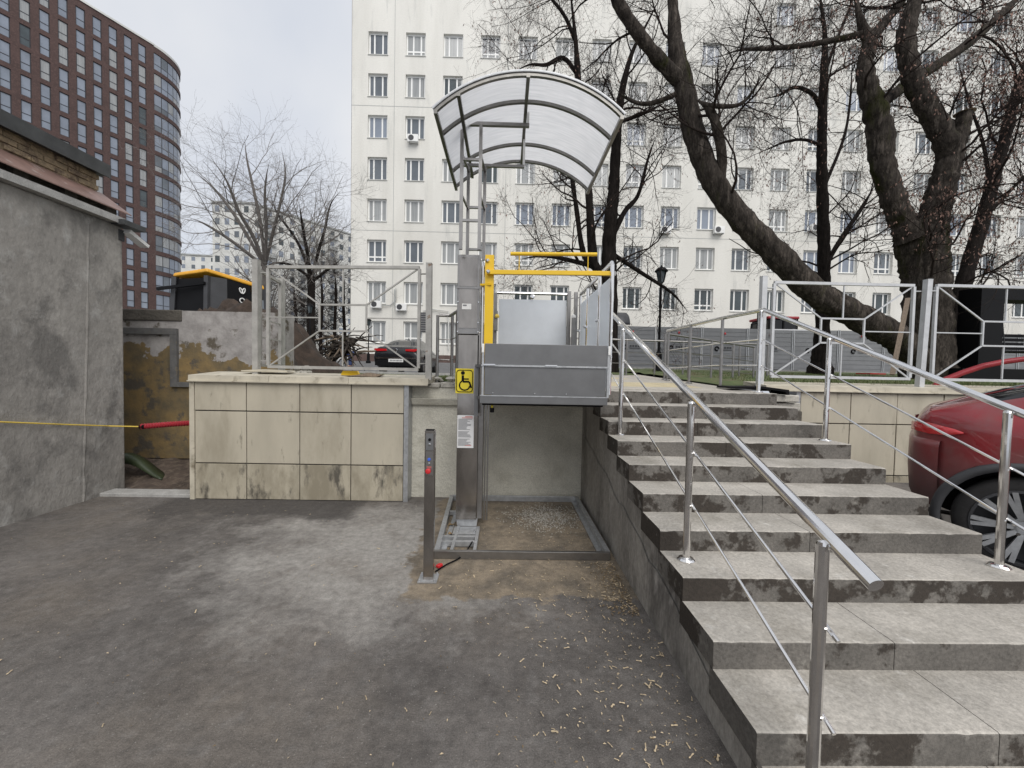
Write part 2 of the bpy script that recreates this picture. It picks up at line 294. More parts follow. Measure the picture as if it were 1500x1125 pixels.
# ---------------------------------------------------------------- mesh building
class MB:
    def __init__(s): s.v = []; s.f = []; s.m = []
    def add(s, v, f, mi=0):
        o = len(s.v); s.v += [tuple(p) for p in v]; s.f += [tuple(i + o for i in q) for q in f]; s.m += [mi] * len(f); return s
    def box(s, x0, x1, y0, y1, z0, z1, mi=0):
        return s.add([(x0, y0, z0), (x1, y0, z0), (x1, y1, z0), (x0, y1, z0), (x0, y0, z1), (x1, y0, z1), (x1, y1, z1), (x0, y1, z1)],
                     [(0, 3, 2, 1), (4, 5, 6, 7), (0, 1, 5, 4), (1, 2, 6, 5), (2, 3, 7, 6), (3, 0, 4, 7)], mi)
    def bar(s, a, b, w, h=None, up=(0, 0, 1), mi=0):
        h = w if h is None else h
        a = Vector(a); b = Vector(b); d = (b - a).normalized(); u = Vector(up)
        if abs(d.dot(u)) > .97: u = Vector((0, 1, 0))
        r = d.cross(u).normalized(); u = r.cross(d)
        v = []
        for p in (a, b):
            for i, j in ((-1, -1), (1, -1), (1, 1), (-1, 1)): v.append(p + r * (w / 2 * i) + u * (h / 2 * j))
        return s.add(v, [(0, 1, 2, 3), (7, 6, 5, 4), (0, 4, 5, 1), (1, 5, 6, 2), (2, 6, 7, 3), (3, 7, 4, 0)], mi)
    def tube(s, pts, r, n=8, cap=True, mi=0):
        pts = [Vector(p) for p in pts]; k = len(pts)
        rs = [r] * k if not hasattr(r, '__len__') else list(r)
        t0 = (pts[1] - pts[0]).normalized(); u = t0.orthogonal().normalized(); v = []
        for i, p in enumerate(pts):
            t = (pts[min(i + 1, k - 1)] - pts[max(i - 1, 0)]).normalized()
            u = (u - t * u.dot(t)).normalized(); w_ = t.cross(u)
            for j in range(n):
                a = 2 * math.pi * j / n; v.append(p + (u * math.cos(a) + w_ * math.sin(a)) * rs[i])
        f = [(i * n + j, i * n + (j + 1) % n, (i + 1) * n + (j + 1) % n, (i + 1) * n + j) for i in range(k - 1) for j in range(n)]
        if cap: f += [tuple(range(n))[::-1], tuple((k - 1) * n + j for j in range(n))]
        return s.add(v, f, mi)
    def lathe(s, prof, c, axis='z', n=24, mi=0, cap=True):
        v = []
        for (r, h) in prof:
            for j in range(n):
                a = 2 * math.pi * j / n; x, y = r * math.cos(a), r * math.sin(a)
                v.append({'z': (c[0] + x, c[1] + y, c[2] + h), 'y': (c[0] + x, c[1] + h, c[2] + y), 'x': (c[0] + h, c[1] + x, c[2] + y)}[axis])
        k = len(prof)
        f = [(i * n + j, i * n + (j + 1) % n, (i + 1) * n + (j + 1) % n, (i + 1) * n + j) for i in range(k - 1) for j in range(n)]
        if cap: f += [tuple(range(n))[::-1], tuple((k - 1) * n + j for j in range(n))]
        return s.add(v, f, mi)
    def prism(s, poly, axis, a, b, mi=0):
        n = len(poly)
        def P(u, v_, t): return {'y': (u, t, v_), 'x': (t, u, v_), 'z': (u, v_, t)}[axis]
        v = [P(*p, a) for p in poly] + [P(*p, b) for p in poly]
        f = [tuple(range(n)), tuple(range(n, 2 * n))[::-1]] + [(i, i + n, (i + 1) % n + n, (i + 1) % n) for i in range(n)]
        return s.add(v, f, mi)
    def build(s, name, mats, parent=None, smooth=False, bevel=0., local=False):
        me = bpy.data.meshes.new(name)
        v = s.v
        if parent is not None and not local:
            L = root_loc(parent); v = [(p[0] - L[0], p[1] - L[1], p[2] - L[2]) for p in v]
        me.from_pydata(v, [], s.f); 
        for mm in ([mats] if isinstance(mats, str) else mats): me.materials.append(MAT[mm])
        me.polygons.foreach_set('material_index', s.m)
        if smooth: me.polygons.foreach_set('use_smooth', [True] * len(me.polygons))
        me.update(); me.validate()
        o = bpy.data.objects.new(name, me); col.objects.link(o); o.parent = parent
        if bevel:
            b = o.modifiers.new('bevel', 'BEVEL'); b.width = bevel; b.segments = 2; b.limit_method = 'ANGLE'
        return o
def root_loc(o):
    L = Vector((0, 0, 0))
    while o is not None: L += o.location; o = o.parent
    return L
def np_mesh(name, V, Fq, mats, parent=None, mi=None, smooth=False):
    me = bpy.data.meshes.new(name)
    L = root_loc(parent); V = V - np.array(L)
    k = Fq.shape[1]
    me.vertices.add(len(V)); me.vertices.foreach_set('co', V.astype(np.float32).ravel())
    me.loops.add(Fq.size); me.loops.foreach_set('vertex_index', Fq.astype(np.int32).ravel())
    me.polygons.add(len(Fq)); me.polygons.foreach_set('loop_start', np.arange(0, Fq.size, k, dtype=np.int32))
    if smooth: me.polygons.foreach_set('use_smooth', np.ones(len(Fq), dtype=bool))
    for mm in ([mats] if isinstance(mats, str) else mats): me.materials.append(MAT[mm])
    if mi is not None: me.polygons.foreach_set('material_index', mi.astype(np.int32))
    me.update(); me.validate()
    o = bpy.data.objects.new(name, me); col.objects.link(o); o.parent = parent
    return o
def tag(o, label, cat, group=None):
    o['label'] = label; o['category'] = cat
    if group: o['group'] = group
    return o
def thing(name, label, cat, loc=(0, 0, 0), group=None, rz=0.):
    o = bpy.data.objects.new(name, None); col.objects.link(o); o.location = loc; o.rotation_euler.z = rz; o.empty_display_size = .1
    return tag(o, label, cat, group)
def struct(o): o['kind'] = 'structure'; return o
def stuff(o): o['kind'] = 'stuff'; return o
def clone(o, parent, loc=None):
    c = o.copy(); col.objects.link(c); c.parent = parent
    if loc is not None: c.location = loc
    return c
def clone_tree(o, parent=None):
    c = clone(o, parent)
    for ch in list(o.children): clone_tree(ch, c)
    return c
def arc(c, r, a0, a1, n, plane='xz'):
    out = []
    for i in range(n + 1):
        a = a0 + (a1 - a0) * i / n; x, z = r * math.cos(a), r * math.sin(a)
        out.append((c[0] + x, c[1], c[2] + z) if plane == 'xz' else (c[0] + x, c[1] + z, c[2]))
    return out
def ss(a, b, x):
    t = np.clip((x - a) / (b - a), 0, 1); return t * t * (3 - 2 * t)

# ---------------------------------------------------------------- terrain
def lower_z(X, Y): return .26 * ss(3.2, 3.6, X)
def upper_z(X, Y):
    X = np.asarray(X, float); Y = np.asarray(Y, float)
    left = 1.6 + .02 * np.sin(X * .9) * .5 + .77 * ss(20, 30, Y)
    right = 1.567 + .04 * np.clip(Y - 5, 0, 5) + .029 * np.clip(Y - 10, 0, 21)
    k = ss(-1.5, 3., X)
    z = left * (1 - k) + right * k
    return z
def grid(name, xs, ys, zf, m, jitter=0., mi=None):
    X, Y = np.meshgrid(xs, ys); Z = zf(X, Y)
    if jitter: Z = Z + jitter * rng.standard_normal(Z.shape)
    V = np.stack([X, Y, Z], -1).reshape(-1, 3); nx, ny = len(xs), len(ys)
    i, j = np.meshgrid(np.arange(nx - 1), np.arange(ny - 1)); a = (j * nx + i).ravel()
    return np_mesh(name, V, np.stack([a, a + 1, a + nx + 1, a + nx], 1), m, smooth=True)
struct(grid('asphalt_ground', np.linspace(-14, 14, 57), np.linspace(-8, 7, 40), lower_z, 'asphalt'))
struct(grid('upper_ground', np.concatenate([np.linspace(-400, -30, 12), np.linspace(-28, 40, 69), np.linspace(50, 400, 10)]), np.concatenate([np.linspace(6.95, 40, 60), [60, 100, 200, 400]]), lambda X, Y: upper_z(X, Y) - .03, 'road'))
struct(grid('terrace_ground', np.linspace(-3.9, 14, 60), np.linspace(5.62, 7.0, 8), lambda X, Y: upper_z(X, Y) - .028, 'road'))
struct(grid('lawn', np.concatenate([np.linspace(3.36, 12, 30), np.linspace(12.6, 40, 30)]), np.linspace(5.96, 16, 30), lambda X, Y: upper_z(X, Y) + .02 + .03 * ss(6, 9, Y), 'grass', .012))
struct(grid('lawn', np.linspace(-3.8, 1.0, 30), np.linspace(5.75, 12, 24), lambda X, Y: upper_z(X, Y) + .015, 'grass', .01))
struct(grid('lawn', np.linspace(-16, 3.2, 30), np.linspace(9.4, 13, 12), lambda X, Y: upper_z(X, Y) + .012, 'grass', .01))
for a, b, yy in ((-16, 3.0, 13.1), (4.2, 30, 16.1)):
    kb = MB()
    for k in range(12):
        x0 = a + (b - a) * k / 12; x1 = a + (b - a) * (k + 1) / 12 - .01; z = float(upper_z((x0 + x1) / 2, yy))
        kb.box(x0, x1, yy, yy + .15, z - .1, z + .09)
    struct(kb.build('kerb', 'kerb_stone'))
# grass blades
def blades(n, x0, x1, y0, y1, off, name):
    X = rng.uniform(x0, x1, n); Y = y0 + (y1 - y0) * rng.random(n) ** 1.5; Z = upper_z(X, Y) + off
    a = rng.uniform(0, 6.28, n); h = rng.uniform(.03, .1, n); w_ = .006
    dx, dy = np.cos(a) * w_, np.sin(a) * w_; lx, ly = rng.normal(0, .025, n), rng.normal(0, .025, n)
    V = np.stack([np.stack([X - dx, Y - dy, Z], 1), np.stack([X + dx, Y + dy, Z], 1), np.stack([X + lx, Y + ly, Z + h], 1)], 1).reshape(-1, 3)
    return np_mesh(name, V, np.arange(3 * n).reshape(-1, 3), 'grass')
for args in ((9000, 4.3, 11, 5.95, 12, .02), (6000, -3.7, .9, 5.8, 9, .01)):
    o = stuff(blades(*args, 'grass')); tag(o, 'short patchy grass blades on the raised lawn', 'grass')

# ---------------------------------------------------------------- stairs
XL, XR, D0, TR, RS = 1.082, 3.334, 1.578, .3523, .1425
st = thing('concrete_stairs', 'grey concrete stairway with damp-stained risers coloured darker for shade between steel handrails', 'stairs', (2.2, 3, 0))
NST = 11
for k in range(NST):
    y0 = D0 + (k - 1) * TR; z1 = (k + 1) * RS; y1 = y0 + TR + .03 if k < NST - 1 else y0 + .4
    sx = 2.07 + .06 * math.sin(k * 2.1)
    seg = [(XL, sx - .002), (sx + .002, XR)] if k % 3 != 0 or k < 2 else [(XL, XR)]
    for a, b in seg:
        mb = MB(); n_s = max(8, int((b - a) / .045)); zb = z1 - RS - .004; v = []
        for i in range(n_s + 1):
            x = a + (b - a) * i / n_s; j1 = abs(random.gauss(0, .0022)); j2 = abs(random.gauss(0, .0022))
            if random.random() < .06: j1 += random.uniform(.004, .012); j2 += random.uniform(.004, .012)
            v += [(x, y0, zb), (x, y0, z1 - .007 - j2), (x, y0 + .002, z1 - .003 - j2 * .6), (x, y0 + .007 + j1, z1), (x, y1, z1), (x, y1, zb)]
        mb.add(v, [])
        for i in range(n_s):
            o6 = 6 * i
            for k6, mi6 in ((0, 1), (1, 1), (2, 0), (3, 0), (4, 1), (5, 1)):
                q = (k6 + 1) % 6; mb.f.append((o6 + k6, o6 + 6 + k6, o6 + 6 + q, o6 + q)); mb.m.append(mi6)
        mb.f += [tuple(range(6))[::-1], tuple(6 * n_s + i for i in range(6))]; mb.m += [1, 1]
        mb.build('step', ['tread', 'riser_shaded'], st)
# cheek wall under the steps: stepped profile with rough lower line
prof = [(D0 - TR + .02, -.05)]
for k in range(NST):
    y0 = D0 + (k - 1) * TR + .02; prof += [(y0, k * RS - .003), (y0 + TR, k * RS - .003)]
prof += [(D0 + 9 * TR + .5, NST * RS - .15), (D0 + 9 * TR + .5, -.05)]
mb = MB(); mb.prism(prof, 'x', XL + .012, XR - .02); mb.build('side_wall', 'cheek', st)
# ragged bottom render strip on the cheek
rb = MB(); n = 26; vv = []
for i in range(n + 1):
    y = 1.25 + (5.4 - 1.25) * i / n; h = np.interp(y, [1.25, 5.4], [.1, 1.2]) * .8 + random.uniform(-.03, .03)
    vv += [(XL + .004, y, -.02), (XL + .004, y, max(.04, h))]
rb.add(vv, [(2 * i, 2 * i + 1, 2 * i + 3, 2 * i + 2) for i in range(n)]); rb.build('render_coat', 'cheek', st)

# landing and its paving slabs
ld = struct(MB().box(XL + .01, XR - .004, D0 + 9 * TR + .42, 6.0, .0, 1.53).build('landing', 'cheek'))
zl = lambda y: 1.567 + .04 * max(0, y - 5)
slab = {}
yy = D0 + 9 * TR + .405; r_ = 0
while yy < 11:
    d = .5
    for c in range(5):
        xa = 1.09 + c * .45; 
        p = MB(); p.box(xa + .003, xa + .446, yy + .003, yy + d - .003, zl(yy) - .06, zl(yy) - .0); 
        for i in (6, 7): p.v[i] = (p.v[i][0], p.v[i][1], zl(yy + d))
        p.build('paving_slab', 'paving_yellow' if (r_ in (1, 2) and c < 4) or (r_ == 5 and c in (1, 2)) else 'paving', ld)
    yy += d; r_ += 1

# ---------------------------------------------------------------- retaining walls
# plaster wall behind the lift
pw = thing('plaster_wall', 'cream rough plaster retaining wall behind the lift', 'wall', (0, 5.6, 0))
mb = MB(); mb.box(-1.36, XL + .02, 5.46, 5.9, -.05, 1.29); mb.build('wall', 'plaster', pw)
mb = MB(); mb.box(-1.28, XL, 5.36, 5.5, 1.295, 1.39); mb.v = [(x, y + (.05 if z < 1.3 and y < 5.4 else 0), z) for x, y, z in mb.v]; mb.build('ledge', 'plaster', pw, bevel=.01)
mb = MB(); mb.box(-1.3, XL, 5.44, 5.9, 1.392, 1.535); mb.build('upper_band', 'plaster', pw)
for i, (a, b) in enumerate(((-1.28, -.9), (-.89, -.43), (-.42, .1), (.11, .6), (.61, 1.05))):
    mb = MB(); mb.box(a, b, 5.4 + .02 * (i % 2), 5.75, 1.538, 1.6 + .012 * (i % 2)); mb.build('coping_stone', 'stone', pw, bevel=.012)
# broken stone corner and rubble
for i in range(14):
    x = random.uniform(-1.0, -.45); y = random.uniform(5.4, 5.7); s = random.uniform(.025, .07)
    mb = MB(); mb.lathe([(s * .5, -s * .4), (s, 0), (s * .45, s * .5)], (x, y, 1.66 if i % 2 else 1.63), 'z', 6)
    o = mb.build('rubble_stone', 'stone'); o.rotation_euler = (0, 0, 0)
    tag(o, 'small chip of broken stone lying on the wall edge beside the lift column', 'stone', 'stone chips on the wall edge')

def tile_wall(name, label, xs, zs, Y, capx, trimx, dirty_low=True, cap_z=(1.6, 1.665)):
    t = thing(name, label, 'wall', ((xs[0] + xs[-1]) / 2, Y, 0))
    mb = MB(); mb.box(xs[0] - .03, xs[-1] + .0, Y + .02, Y + .36, -.05, zs[-1] + .02); mb.build('core', 'concrete_dark', t)
    for i in range(len(xs) - 1):
        for j in range(len(zs) - 1):
            dz = random.uniform(-.003, .003)
            p = MB(); p.box(xs[i] + .006, xs[i + 1] - .006, Y + dz, Y + .018, zs[j] + .008, zs[j + 1] - .008)
            p.build('tile', 'tile_dirty' if j == 0 and dirty_low else 'tile', t, bevel=.004)
    n = 3; L = (capx[1] - capx[0]) / n
    for k in range(n):
        p = MB(); p.prism([(Y - .055, cap_z[0] - .03), (Y - .035, cap_z[0] - .032), (Y - .03, cap_z[1] - .01), (Y + .52, cap_z[1] + .035), (Y + .52, cap_z[0]), (Y - .02, cap_z[0] - .015), (Y - .055, cap_z[0] - .015)], 'x', capx[0] + k * L + .002, capx[0] + (k + 1) * L - .002)
        p.build('cap', 'cap', t)
    for x in trimx:
        p = MB(); p.box(x - .03, x + .03, Y - .012, Y + .3, 0, zs[-1] + .01); p.build('corner_trim', 'galv' if x > -2 else 'cap', t)
    return t
zs = [.0, .485, 1.185, 1.6]
tile_wall('tiled_wall', 'low wall of stained beige tiles left of the lift', [-4.1, -3.423, -2.722, -2.044, -1.345], zs, 5.25, (-4.16, -1.02), [-4.13, -1.31])
tile_wall('tiled_wall', 'low wall of beige tiles behind the red car', [4.28, 5.02, 5.71, 6.4, 7.1, 7.8, 8.5], [.1, .36, 1.11, 1.565], 5.6, (3.75, 8.6), [4.24], cap_z=(1.6, 1.66))
# dark broken corner between stairs and right wall
bc = thing('broken_wall_end', 'dark broken wall end with loose slabs beside the top step', 'wall', (3.7, 5.4, 0))
for i, (z0, z1, y0, x1) in enumerate(((0, 1.3, 5.45, 4.2), (1.3, 1.42, 5.38, 4.12), (1.43, 1.53, 5.32, 4.05))):
    mb = MB(); mb.box(XR + .005, x1, y0, 5.95, z0, z1 - .006); mb.build('course', 'concrete_dark' if i == 0 else 'stone', bc, bevel=.012)
mb = MB(); mb.prism([(3.05, 1.63), (3.5, 1.64), (3.85, 1.6), (3.86, 1.53), (3.83, 1.53), (3.8, 1.575), (3.48, 1.61), (3.05, 1.605)], 'y', 5.25, 5.6); mb.build('torn_sheet', 'black', bc)

# ---------------------------------------------------------------- stair handrails
def flange(mb, x, y, z): mb.lathe([(.055, 0), (.055, .008), (.045, .018), (.026, .024)], (x, y, z), 'z', 16)
def stair_rail(name, label, X, ys, yend, ytop, extra=None, OFF=(.335, .68)):
    t = thing(name, label, 'handrail', (X, 3, .9))
    hz = lambda y: 1.097 + .4125 * (y - 1.247)
    p = [(X, yend, hz(yend)), (X, ytop, hz(ytop))]
    if extra: p += [(ex, ey, ez) for ex, ey, ez in extra]
    hb = MB(); hb.tube(p, .0255, 16); hb.build('handrail', 'steel', t, smooth=False)
    for off in OFF:
        ye = yend + .13
        q = [(X, ye, hz(ye) - off), (X, ytop, hz(ytop) - off)]
        if extra: q += [(ex, ey, ez - off) for ex, ey, ez in extra]
        MB().tube(q, .0085, 8).build('rod', 'steel', t)
    for y, zb in ys:
        xx = X - .03
        pb = MB(); pb.tube([(xx, y, zb), (xx, y, hz(min(y, ytop)) - .02)], .0225, 14); pb.lathe([(.0226, 0), (.018, .012), (.004, .018)], (xx, y, hz(min(y, ytop)) - .02), 'z', 14)
        o = pb.build('post', 'steel', t, smooth=False)
        fb = MB(); flange(fb, xx, y, zb); fb.build('flange', 'steel', o, smooth=False)
        zt_p = hz(min(y, ytop))
        for off, r9 in ((.015, .008), (OFF[0], .006), (OFF[1], .006)): MB().tube([(xx, y, zt_p - off - (.015 if off < .1 else 0)), (X, y, zt_p - off)], r9, 8).build('bracket', 'steel', o)
    return t
stair_rail('stair_handrail', 'polished steel handrail on the stair side next to the lift', 1.23, [(1.43, RS), (2.5, 4 * RS), (4.03, 8 * RS)], 1.247, 4.6)
rr = stair_rail('stair_handrail', 'polished steel handrail on the stair side next to the red car, turning onto the landing', 3.25, [(2.45, 4 * RS), (3.865, 8 * RS), (4.93, 11 * RS)], 1.25, 4.93, [(3.2, 5.9, 2.63), (3.05, 7.4, 2.6)], OFF=(.37, .7))
for y in (5.75, 6.6, 7.35):
    x = np.interp(y, [4.93, 7.4], [3.25, 3.05]); z0 = zl(y)
    o = MB().tube([(x, y, z0), (x, y, 2.6)], .0225, 12).build('post', 'steel_dull', rr)
    fb = MB(); flange(fb, x, y, z0); fb.build('flange', 'steel_dull', o)
# ramp handrails further back
def ramp_rail(label, pts, n, h=.95):
    t = thing('ramp_handrail', label, 'handrail', pts[0])
    top = [(x, y, z + h) for x, y, z in pts]
    MB().tube(top, .024, 10).build('handrail', 'steel_dull', t)
    for k in (.35, .65): MB().tube([(x, y, z + h * k) for x, y, z in pts], .008, 6).build('rod', 'steel_dull', t)
    P = np.array(pts, float); s = np.concatenate([[0], np.cumsum(np.linalg.norm(np.diff(P, axis=0), axis=1))])
    for k in range(n):
        u = s[-1] * k / (n - 1); q = [np.interp(u, s, P[:, i]) for i in range(3)]
        o = MB().tube([q, (q[0], q[1], q[2] + h)], .022, 10).build('post', 'steel_dull', t)
        fb = MB(); flange(fb, *q); fb.build('flange', 'steel_dull', o)
ramp_rail('dull steel ramp handrail sloping away behind the stair landing', [(3.1, 7.6, 1.67), (5.3, 8.3, 1.5)], 5, .9)
ramp_rail('long dull steel handrail crossing in front of the grey hoarding', [(1.5, 9.2, 1.74), (6.2, 9.2, 1.68)], 8, .85)
ramp_rail('short steel handrail between the tiled wall fence and the lift column', [(-1.0, 5.78, 1.58), (-.82, 5.8, 1.58), (-.66, 5.35, 1.58)], 3, 1.0)

# ---------------------------------------------------------------- hexagon-pattern fences
def fence_panel(name, label, a, b, z0, z1, m, posts, group='garden fence panels'):
    a = Vector((a[0], a[1], 0)); b = Vector((b[0], b[1], 0))
    t = thing(name, label, 'fence', (a + b) / 2 + Vector((0, 0, z0)), group)
    P = lambda u, v: a.lerp(b, u) + Vector((0, 0, z0 + (z1 - z0) * v))
    L = (b - a).length; e = .02 / L
    def bar(n_, u0, v0, u1, v1, w_): MB().bar(P(u0, v0), P(u1, v1), w_, w_).build(n_, m, t)
    bar('top_rail', 0, 1, 1, 1, .04); bar('bottom_rail', 0, 0, 1, 0, .04)
    bar('upright', 0, .013, 0, .987, .038); bar('upright', 1, .013, 1, .987, .038)
    if L > .8:
        u0, u1, v0, v1 = .345, .655, .37, .63
        bar('inner_rail', u0, v0, u1, v0, .024); bar('inner_rail', u0, v1, u1, v1, .024)
        bar('inner_upright', u0, v0, u0, v1, .022); bar('inner_upright', u1, v0, u1, v1, .022)
        for (s, q, r_, w_) in ((.012, .985, u0, v1), (.012, .015, u0, v0), (.988, .985, u1, v1), (.988, .015, u1, v0)): bar('diagonal', s, q, r_, w_, .018)
        bar('strut', .01, .5, u0, .5, .016); bar('strut', u1, .5, .99, .5, .016); bar('strut', .5, v1, .5, .98, .016); bar('strut', .5, .02, .5, v0, .016)
    else:
        bar('strut', 0, .5, 1, .5, .016); bar('strut', 0, .3, 1, .3, .016)
    for (x, y, zb, zt, lx) in posts:
        o = MB().bar((x, y, zb), (x + lx, y, zt), .075, .075, up=(0, 1, 0)).build('post', m, t)
        MB().bar((x + lx, y, zt), (x + lx, y, zt + .006), .079, .079, up=(0, 1, 0)).build('post_cap', m, o)
    for v in (.06, .94):
        for u, s in ((0, -1), (1, 1)):
            d = (b - a).normalized(); q = P(u, v); MB().bar(q, q + d * s * (.1), .035, .012, up=(0, 0, 1)).build('tab', m, t)
    return t
A = py(393, 540, 5.5); B = py(613, 540, 5.35)
fence_panel('garden_fence', 'grey rusty hexagon-pattern fence section on the left tiled wall', A, B, 1.78, 3.15, 'fence_paint', [(-3.445, 5.5, 1.66, 3.24, 0), (-1.035, 5.33, 1.64, 3.2, -.01)])
fence_panel('garden_fence', 'short grey fence return at the corner of the left tiled wall', (-3.47, 5.62), (-3.6, 6.35), 1.8, 3.12, 'fence_paint', [(-3.62, 6.42, 1.55, 3.2, 0)])
fence_panel('garden_fence', 'pale grey hexagon-pattern fence section starting beside the top step', (3.93, 5.75), (6.02, 5.75), 1.78, 3.16, 'fence_paint_pale', [(3.77, 5.75, 1.62, 3.24, .0), (6.18, 5.75, 1.62, 3.25, .05)])
fence_panel('garden_fence', 'pale grey hexagon-pattern fence section above the red car', (6.36, 5.75), (8.5, 5.75), 1.78, 3.17, 'fence_paint_pale', [(8.7, 5.75, 1.62, 3.25, .02)])

# ---------------------------------------------------------------- wheelchair lift
lf = thing('wheelchair_lift', 'stainless vertical wheelchair lift with raised grey platform beside the stairs', 'lift', (.2, 4.5, 0))
for n_, a, b, m in (('frame_beam', (-.64, 3.67, .04), (1.03, 3.67, .04), 'steel_dull'), ('frame_beam', (-.62, 3.69, .04), (-.7, 5.33, .04), 'galv'), ('frame_beam', (1.01, 3.69, .04), (1.01, 5.33, .04), 'galv'), ('frame_beam', (-.68, 5.33, .04), (1.03, 5.33, .04), 'galv')):
    MB().bar(a, b, .035 if b[0] - a[0] > 1 else .05, .075).build(n_, m, lf, bevel=.003)
for x0, x1, y0 in ((-.66, -.26, 4.02), (-.66, -.26, 3.9), (-.69, -.5, 4.75)): MB().box(x0, x1, y0, y0 + .045, .01, .055).build('cross_member', 'galv', lf)
for x in (-.5, -.28): MB().box(x, x + .03, 3.69, 4.3, .012, .058).build('cross_member', 'galv', lf)
MB().box(-.53, -.26, 4.12, 4.32, .03, .045).build('foot_plate', 'galv', lf)
for x in (.94, -.6):
    MB().box(x, x + .05, 3.72, 5.3, .006, .012).build('frame_flange', 'galv', lf)
for x, y in ((-.48, 4.17), (-.3, 4.17), (-.6, 3.8), (.97, 3.8), (.97, 5.1)):
    MB().lathe([(.014, 0), (.014, .01), (.007, .01), (.007, .03)], (x, y, .045 if y > 4 else .012), 'z', 6).build('bolt', 'galv', lf)
c = MB().box(-.52, -.29, 4.3, 4.55, .13, 2.17).build('column', 'steel_dark', lf, bevel=.004)
MB().box(-.29, -.235, 4.34, 4.55, .13, 2.17).build('column_side', 'steel_dull', lf, bevel=.003)
MB().prism([(-.52, .13), (-.5, .045), (-.29, .045), (-.28, .13)], 'y', 4.33, 4.52).build('column_foot', 'galv', lf)
hd = MB().box(-.535, -.295, 4.285, 4.56, 2.175, 3.03).build('column_head', 'steel_dull', lf, bevel=.004)
for z0, z1 in ((2.24, 2.66), (2.69, 3.0)): MB().box(-.515, -.315, 4.277, 4.284, z0, z1).build('cover', 'steel_dark', hd)
MB().box(-.545, -.285, 4.27, 4.284, 2.662, 2.686).build('cover_strip', 'steel_dull', hd)
for x in (-.525, -.305):
    for z in (2.2, 2.52, 2.3): MB().lathe([(.01, 0), (.007, -.008)], (x, 4.283, z), 'y', 8).build('screw', 'chrome', hd)
MB().box(-.48, -.38, 4.27, 4.276, 2.44, 2.5).build('maker_plate', 'white', hd)
MB().box(-.47, -.43, 4.2675, 4.2695, 2.475, 2.49).build('printed_text', 'print', hd)
# guide rails
for x in (-.225, -.195): MB().box(x, x + .018, 4.5, 4.52, .05, 2.85).build('guide_rail', 'steel_dull', lf)
# access sign
sg = MB().box(-.54, -.345, 4.285, 4.2935, 1.53, 1.8).build('access_sign', 'sign_yellow', lf)
sb = MB(); zc, xc, w2, h2, rr_ = 1.665, -.442, .086, .118, .03
pth = []
for cx, cz, a0 in ((xc + w2 - rr_, zc + h2 - rr_, 0), (xc - w2 + rr_, zc + h2 - rr_, 90), (xc - w2 + rr_, zc - h2 + rr_, 180), (xc + w2 - rr_, zc - h2 + rr_, 270)):
    pth += [(cx + rr_ * math.cos(R(a0 + d)), 4.283, cz + rr_ * math.sin(R(a0 + d))) for d in range(0, 91, 15)]
sb.tube(pth + [pth[0]], .0045, 5)
nb0 = len(sb.v)
sb.lathe([(.017, 0), (.017, -.004)], (xc - .012, 4.2855, zc + .072), 'y', 14)
sb.tube(arc((xc + .004, 4.283, zc - .038), .043, R(125), R(400 - 45), 18), .006, 6)
for p0, p1, w_ in (((xc - .012, zc + .05), (xc - .012, zc - .005), .02), ((xc - .012, zc + .018), (xc + .038, zc + .018), .011), ((xc - .012, zc - .006), (xc + .042, zc - .006), .016), ((xc + .042, zc - .006), (xc + .06, zc - .06), .014)):
    sb.bar((p0[0], 4.2835, p0[1]), (p1[0], 4.2835, p1[1]), .004, w_, up=(1, 0, 0) if abs(p0[0] - p1[0]) < .02 else (0, 0, 1))
sb.v = [v if i < nb0 else (xc + .012 + (v[0] - xc - .012) * 1.3, v[1], zc + (v[2] - zc) * 1.22) for i, v in enumerate(sb.v)]
sb.build('wheelchair_symbol', 'black', sg)
nb = MB().box(-.515, -.335, 4.29, 4.2965, .93, 1.29).build('notice_sheet', 'paper', lf)
tb = MB(); tr_ = MB()
for i in range(26):
    z = 1.245 - i * .0115
    if i in (11, 18): continue
    tb.box(-.503, -.503 + .155 * random.uniform(.55, 1), 4.2878, 4.2895, z, z + .005)
for x0, x1, z in ((-.43, -.35, 1.272), (-.465, -.345, 1.258), (-.43, -.36, .955)): tr_.box(x0, x1, 4.2878, 4.2895, z, z + .007)
tb.build('printed_text', 'print', nb); tr_.build('printed_heading', 'print_red', nb)
# side bracket frame
bk = MB()
for a, b in (((-.3, 4.12, 1.83), (-.3, 4.12, 1.3)), ((-.3, 4.12, 1.83), (-.2, 4.0, 1.83)), ((-.28, 4.12, 1.5), (-.2, 4.0, 1.5))): bk.bar(a, b, .04, .03)
bk.build('side_bracket', 'panel_grey', lf)
MB().box(-.31, -.26, 4.3, 4.36, 1.28, 2.2).build('carriage', 'steel_dark', lf, bevel=.004)
# platform
PX0, PX1, PY0, PY1 = -.222, 1.04, 3.95, 5.4
pf = MB().box(PX0, PX1, PY0 + .03, PY1, 1.475, 1.51).build('platform_floor', 'panel_grey', lf)
MB().box(PX0 - .03, PX1 - .002, PY0 - .01, PY0 + .028, 1.452, 1.525).build('front_beam', 'panel_grey', lf, bevel=.004)
MB().box(PX0 - .01, PX1 - .03, PY0 + .06, PY1 - .05, 1.43, 1.473).build('underpan', 'black', lf)
MB().box(PX0 - .03, PX1 - .002, PY0 - .014, PY0 + .0, 1.526, 1.537).build('beam_lip', 'galv', lf)
MB().box(PX0 + .012, PX1 - .022, PY0 + .001, PY0 + .02, 1.54, 1.826).build('front_panel', 'panel_grey', lf, bevel=.003)
MB().box(PX0 + .012, PX1 - .012, PY0, PY0 + .02, 1.845, 2.055).build('front_panel', 'panel_grey', lf, bevel=.003)
MB().box(PX0 - .02, PX1 - .0, PY0 - .012, PY0 + .002, 1.827, 1.843).build('panel_rail', 'galv', lf)
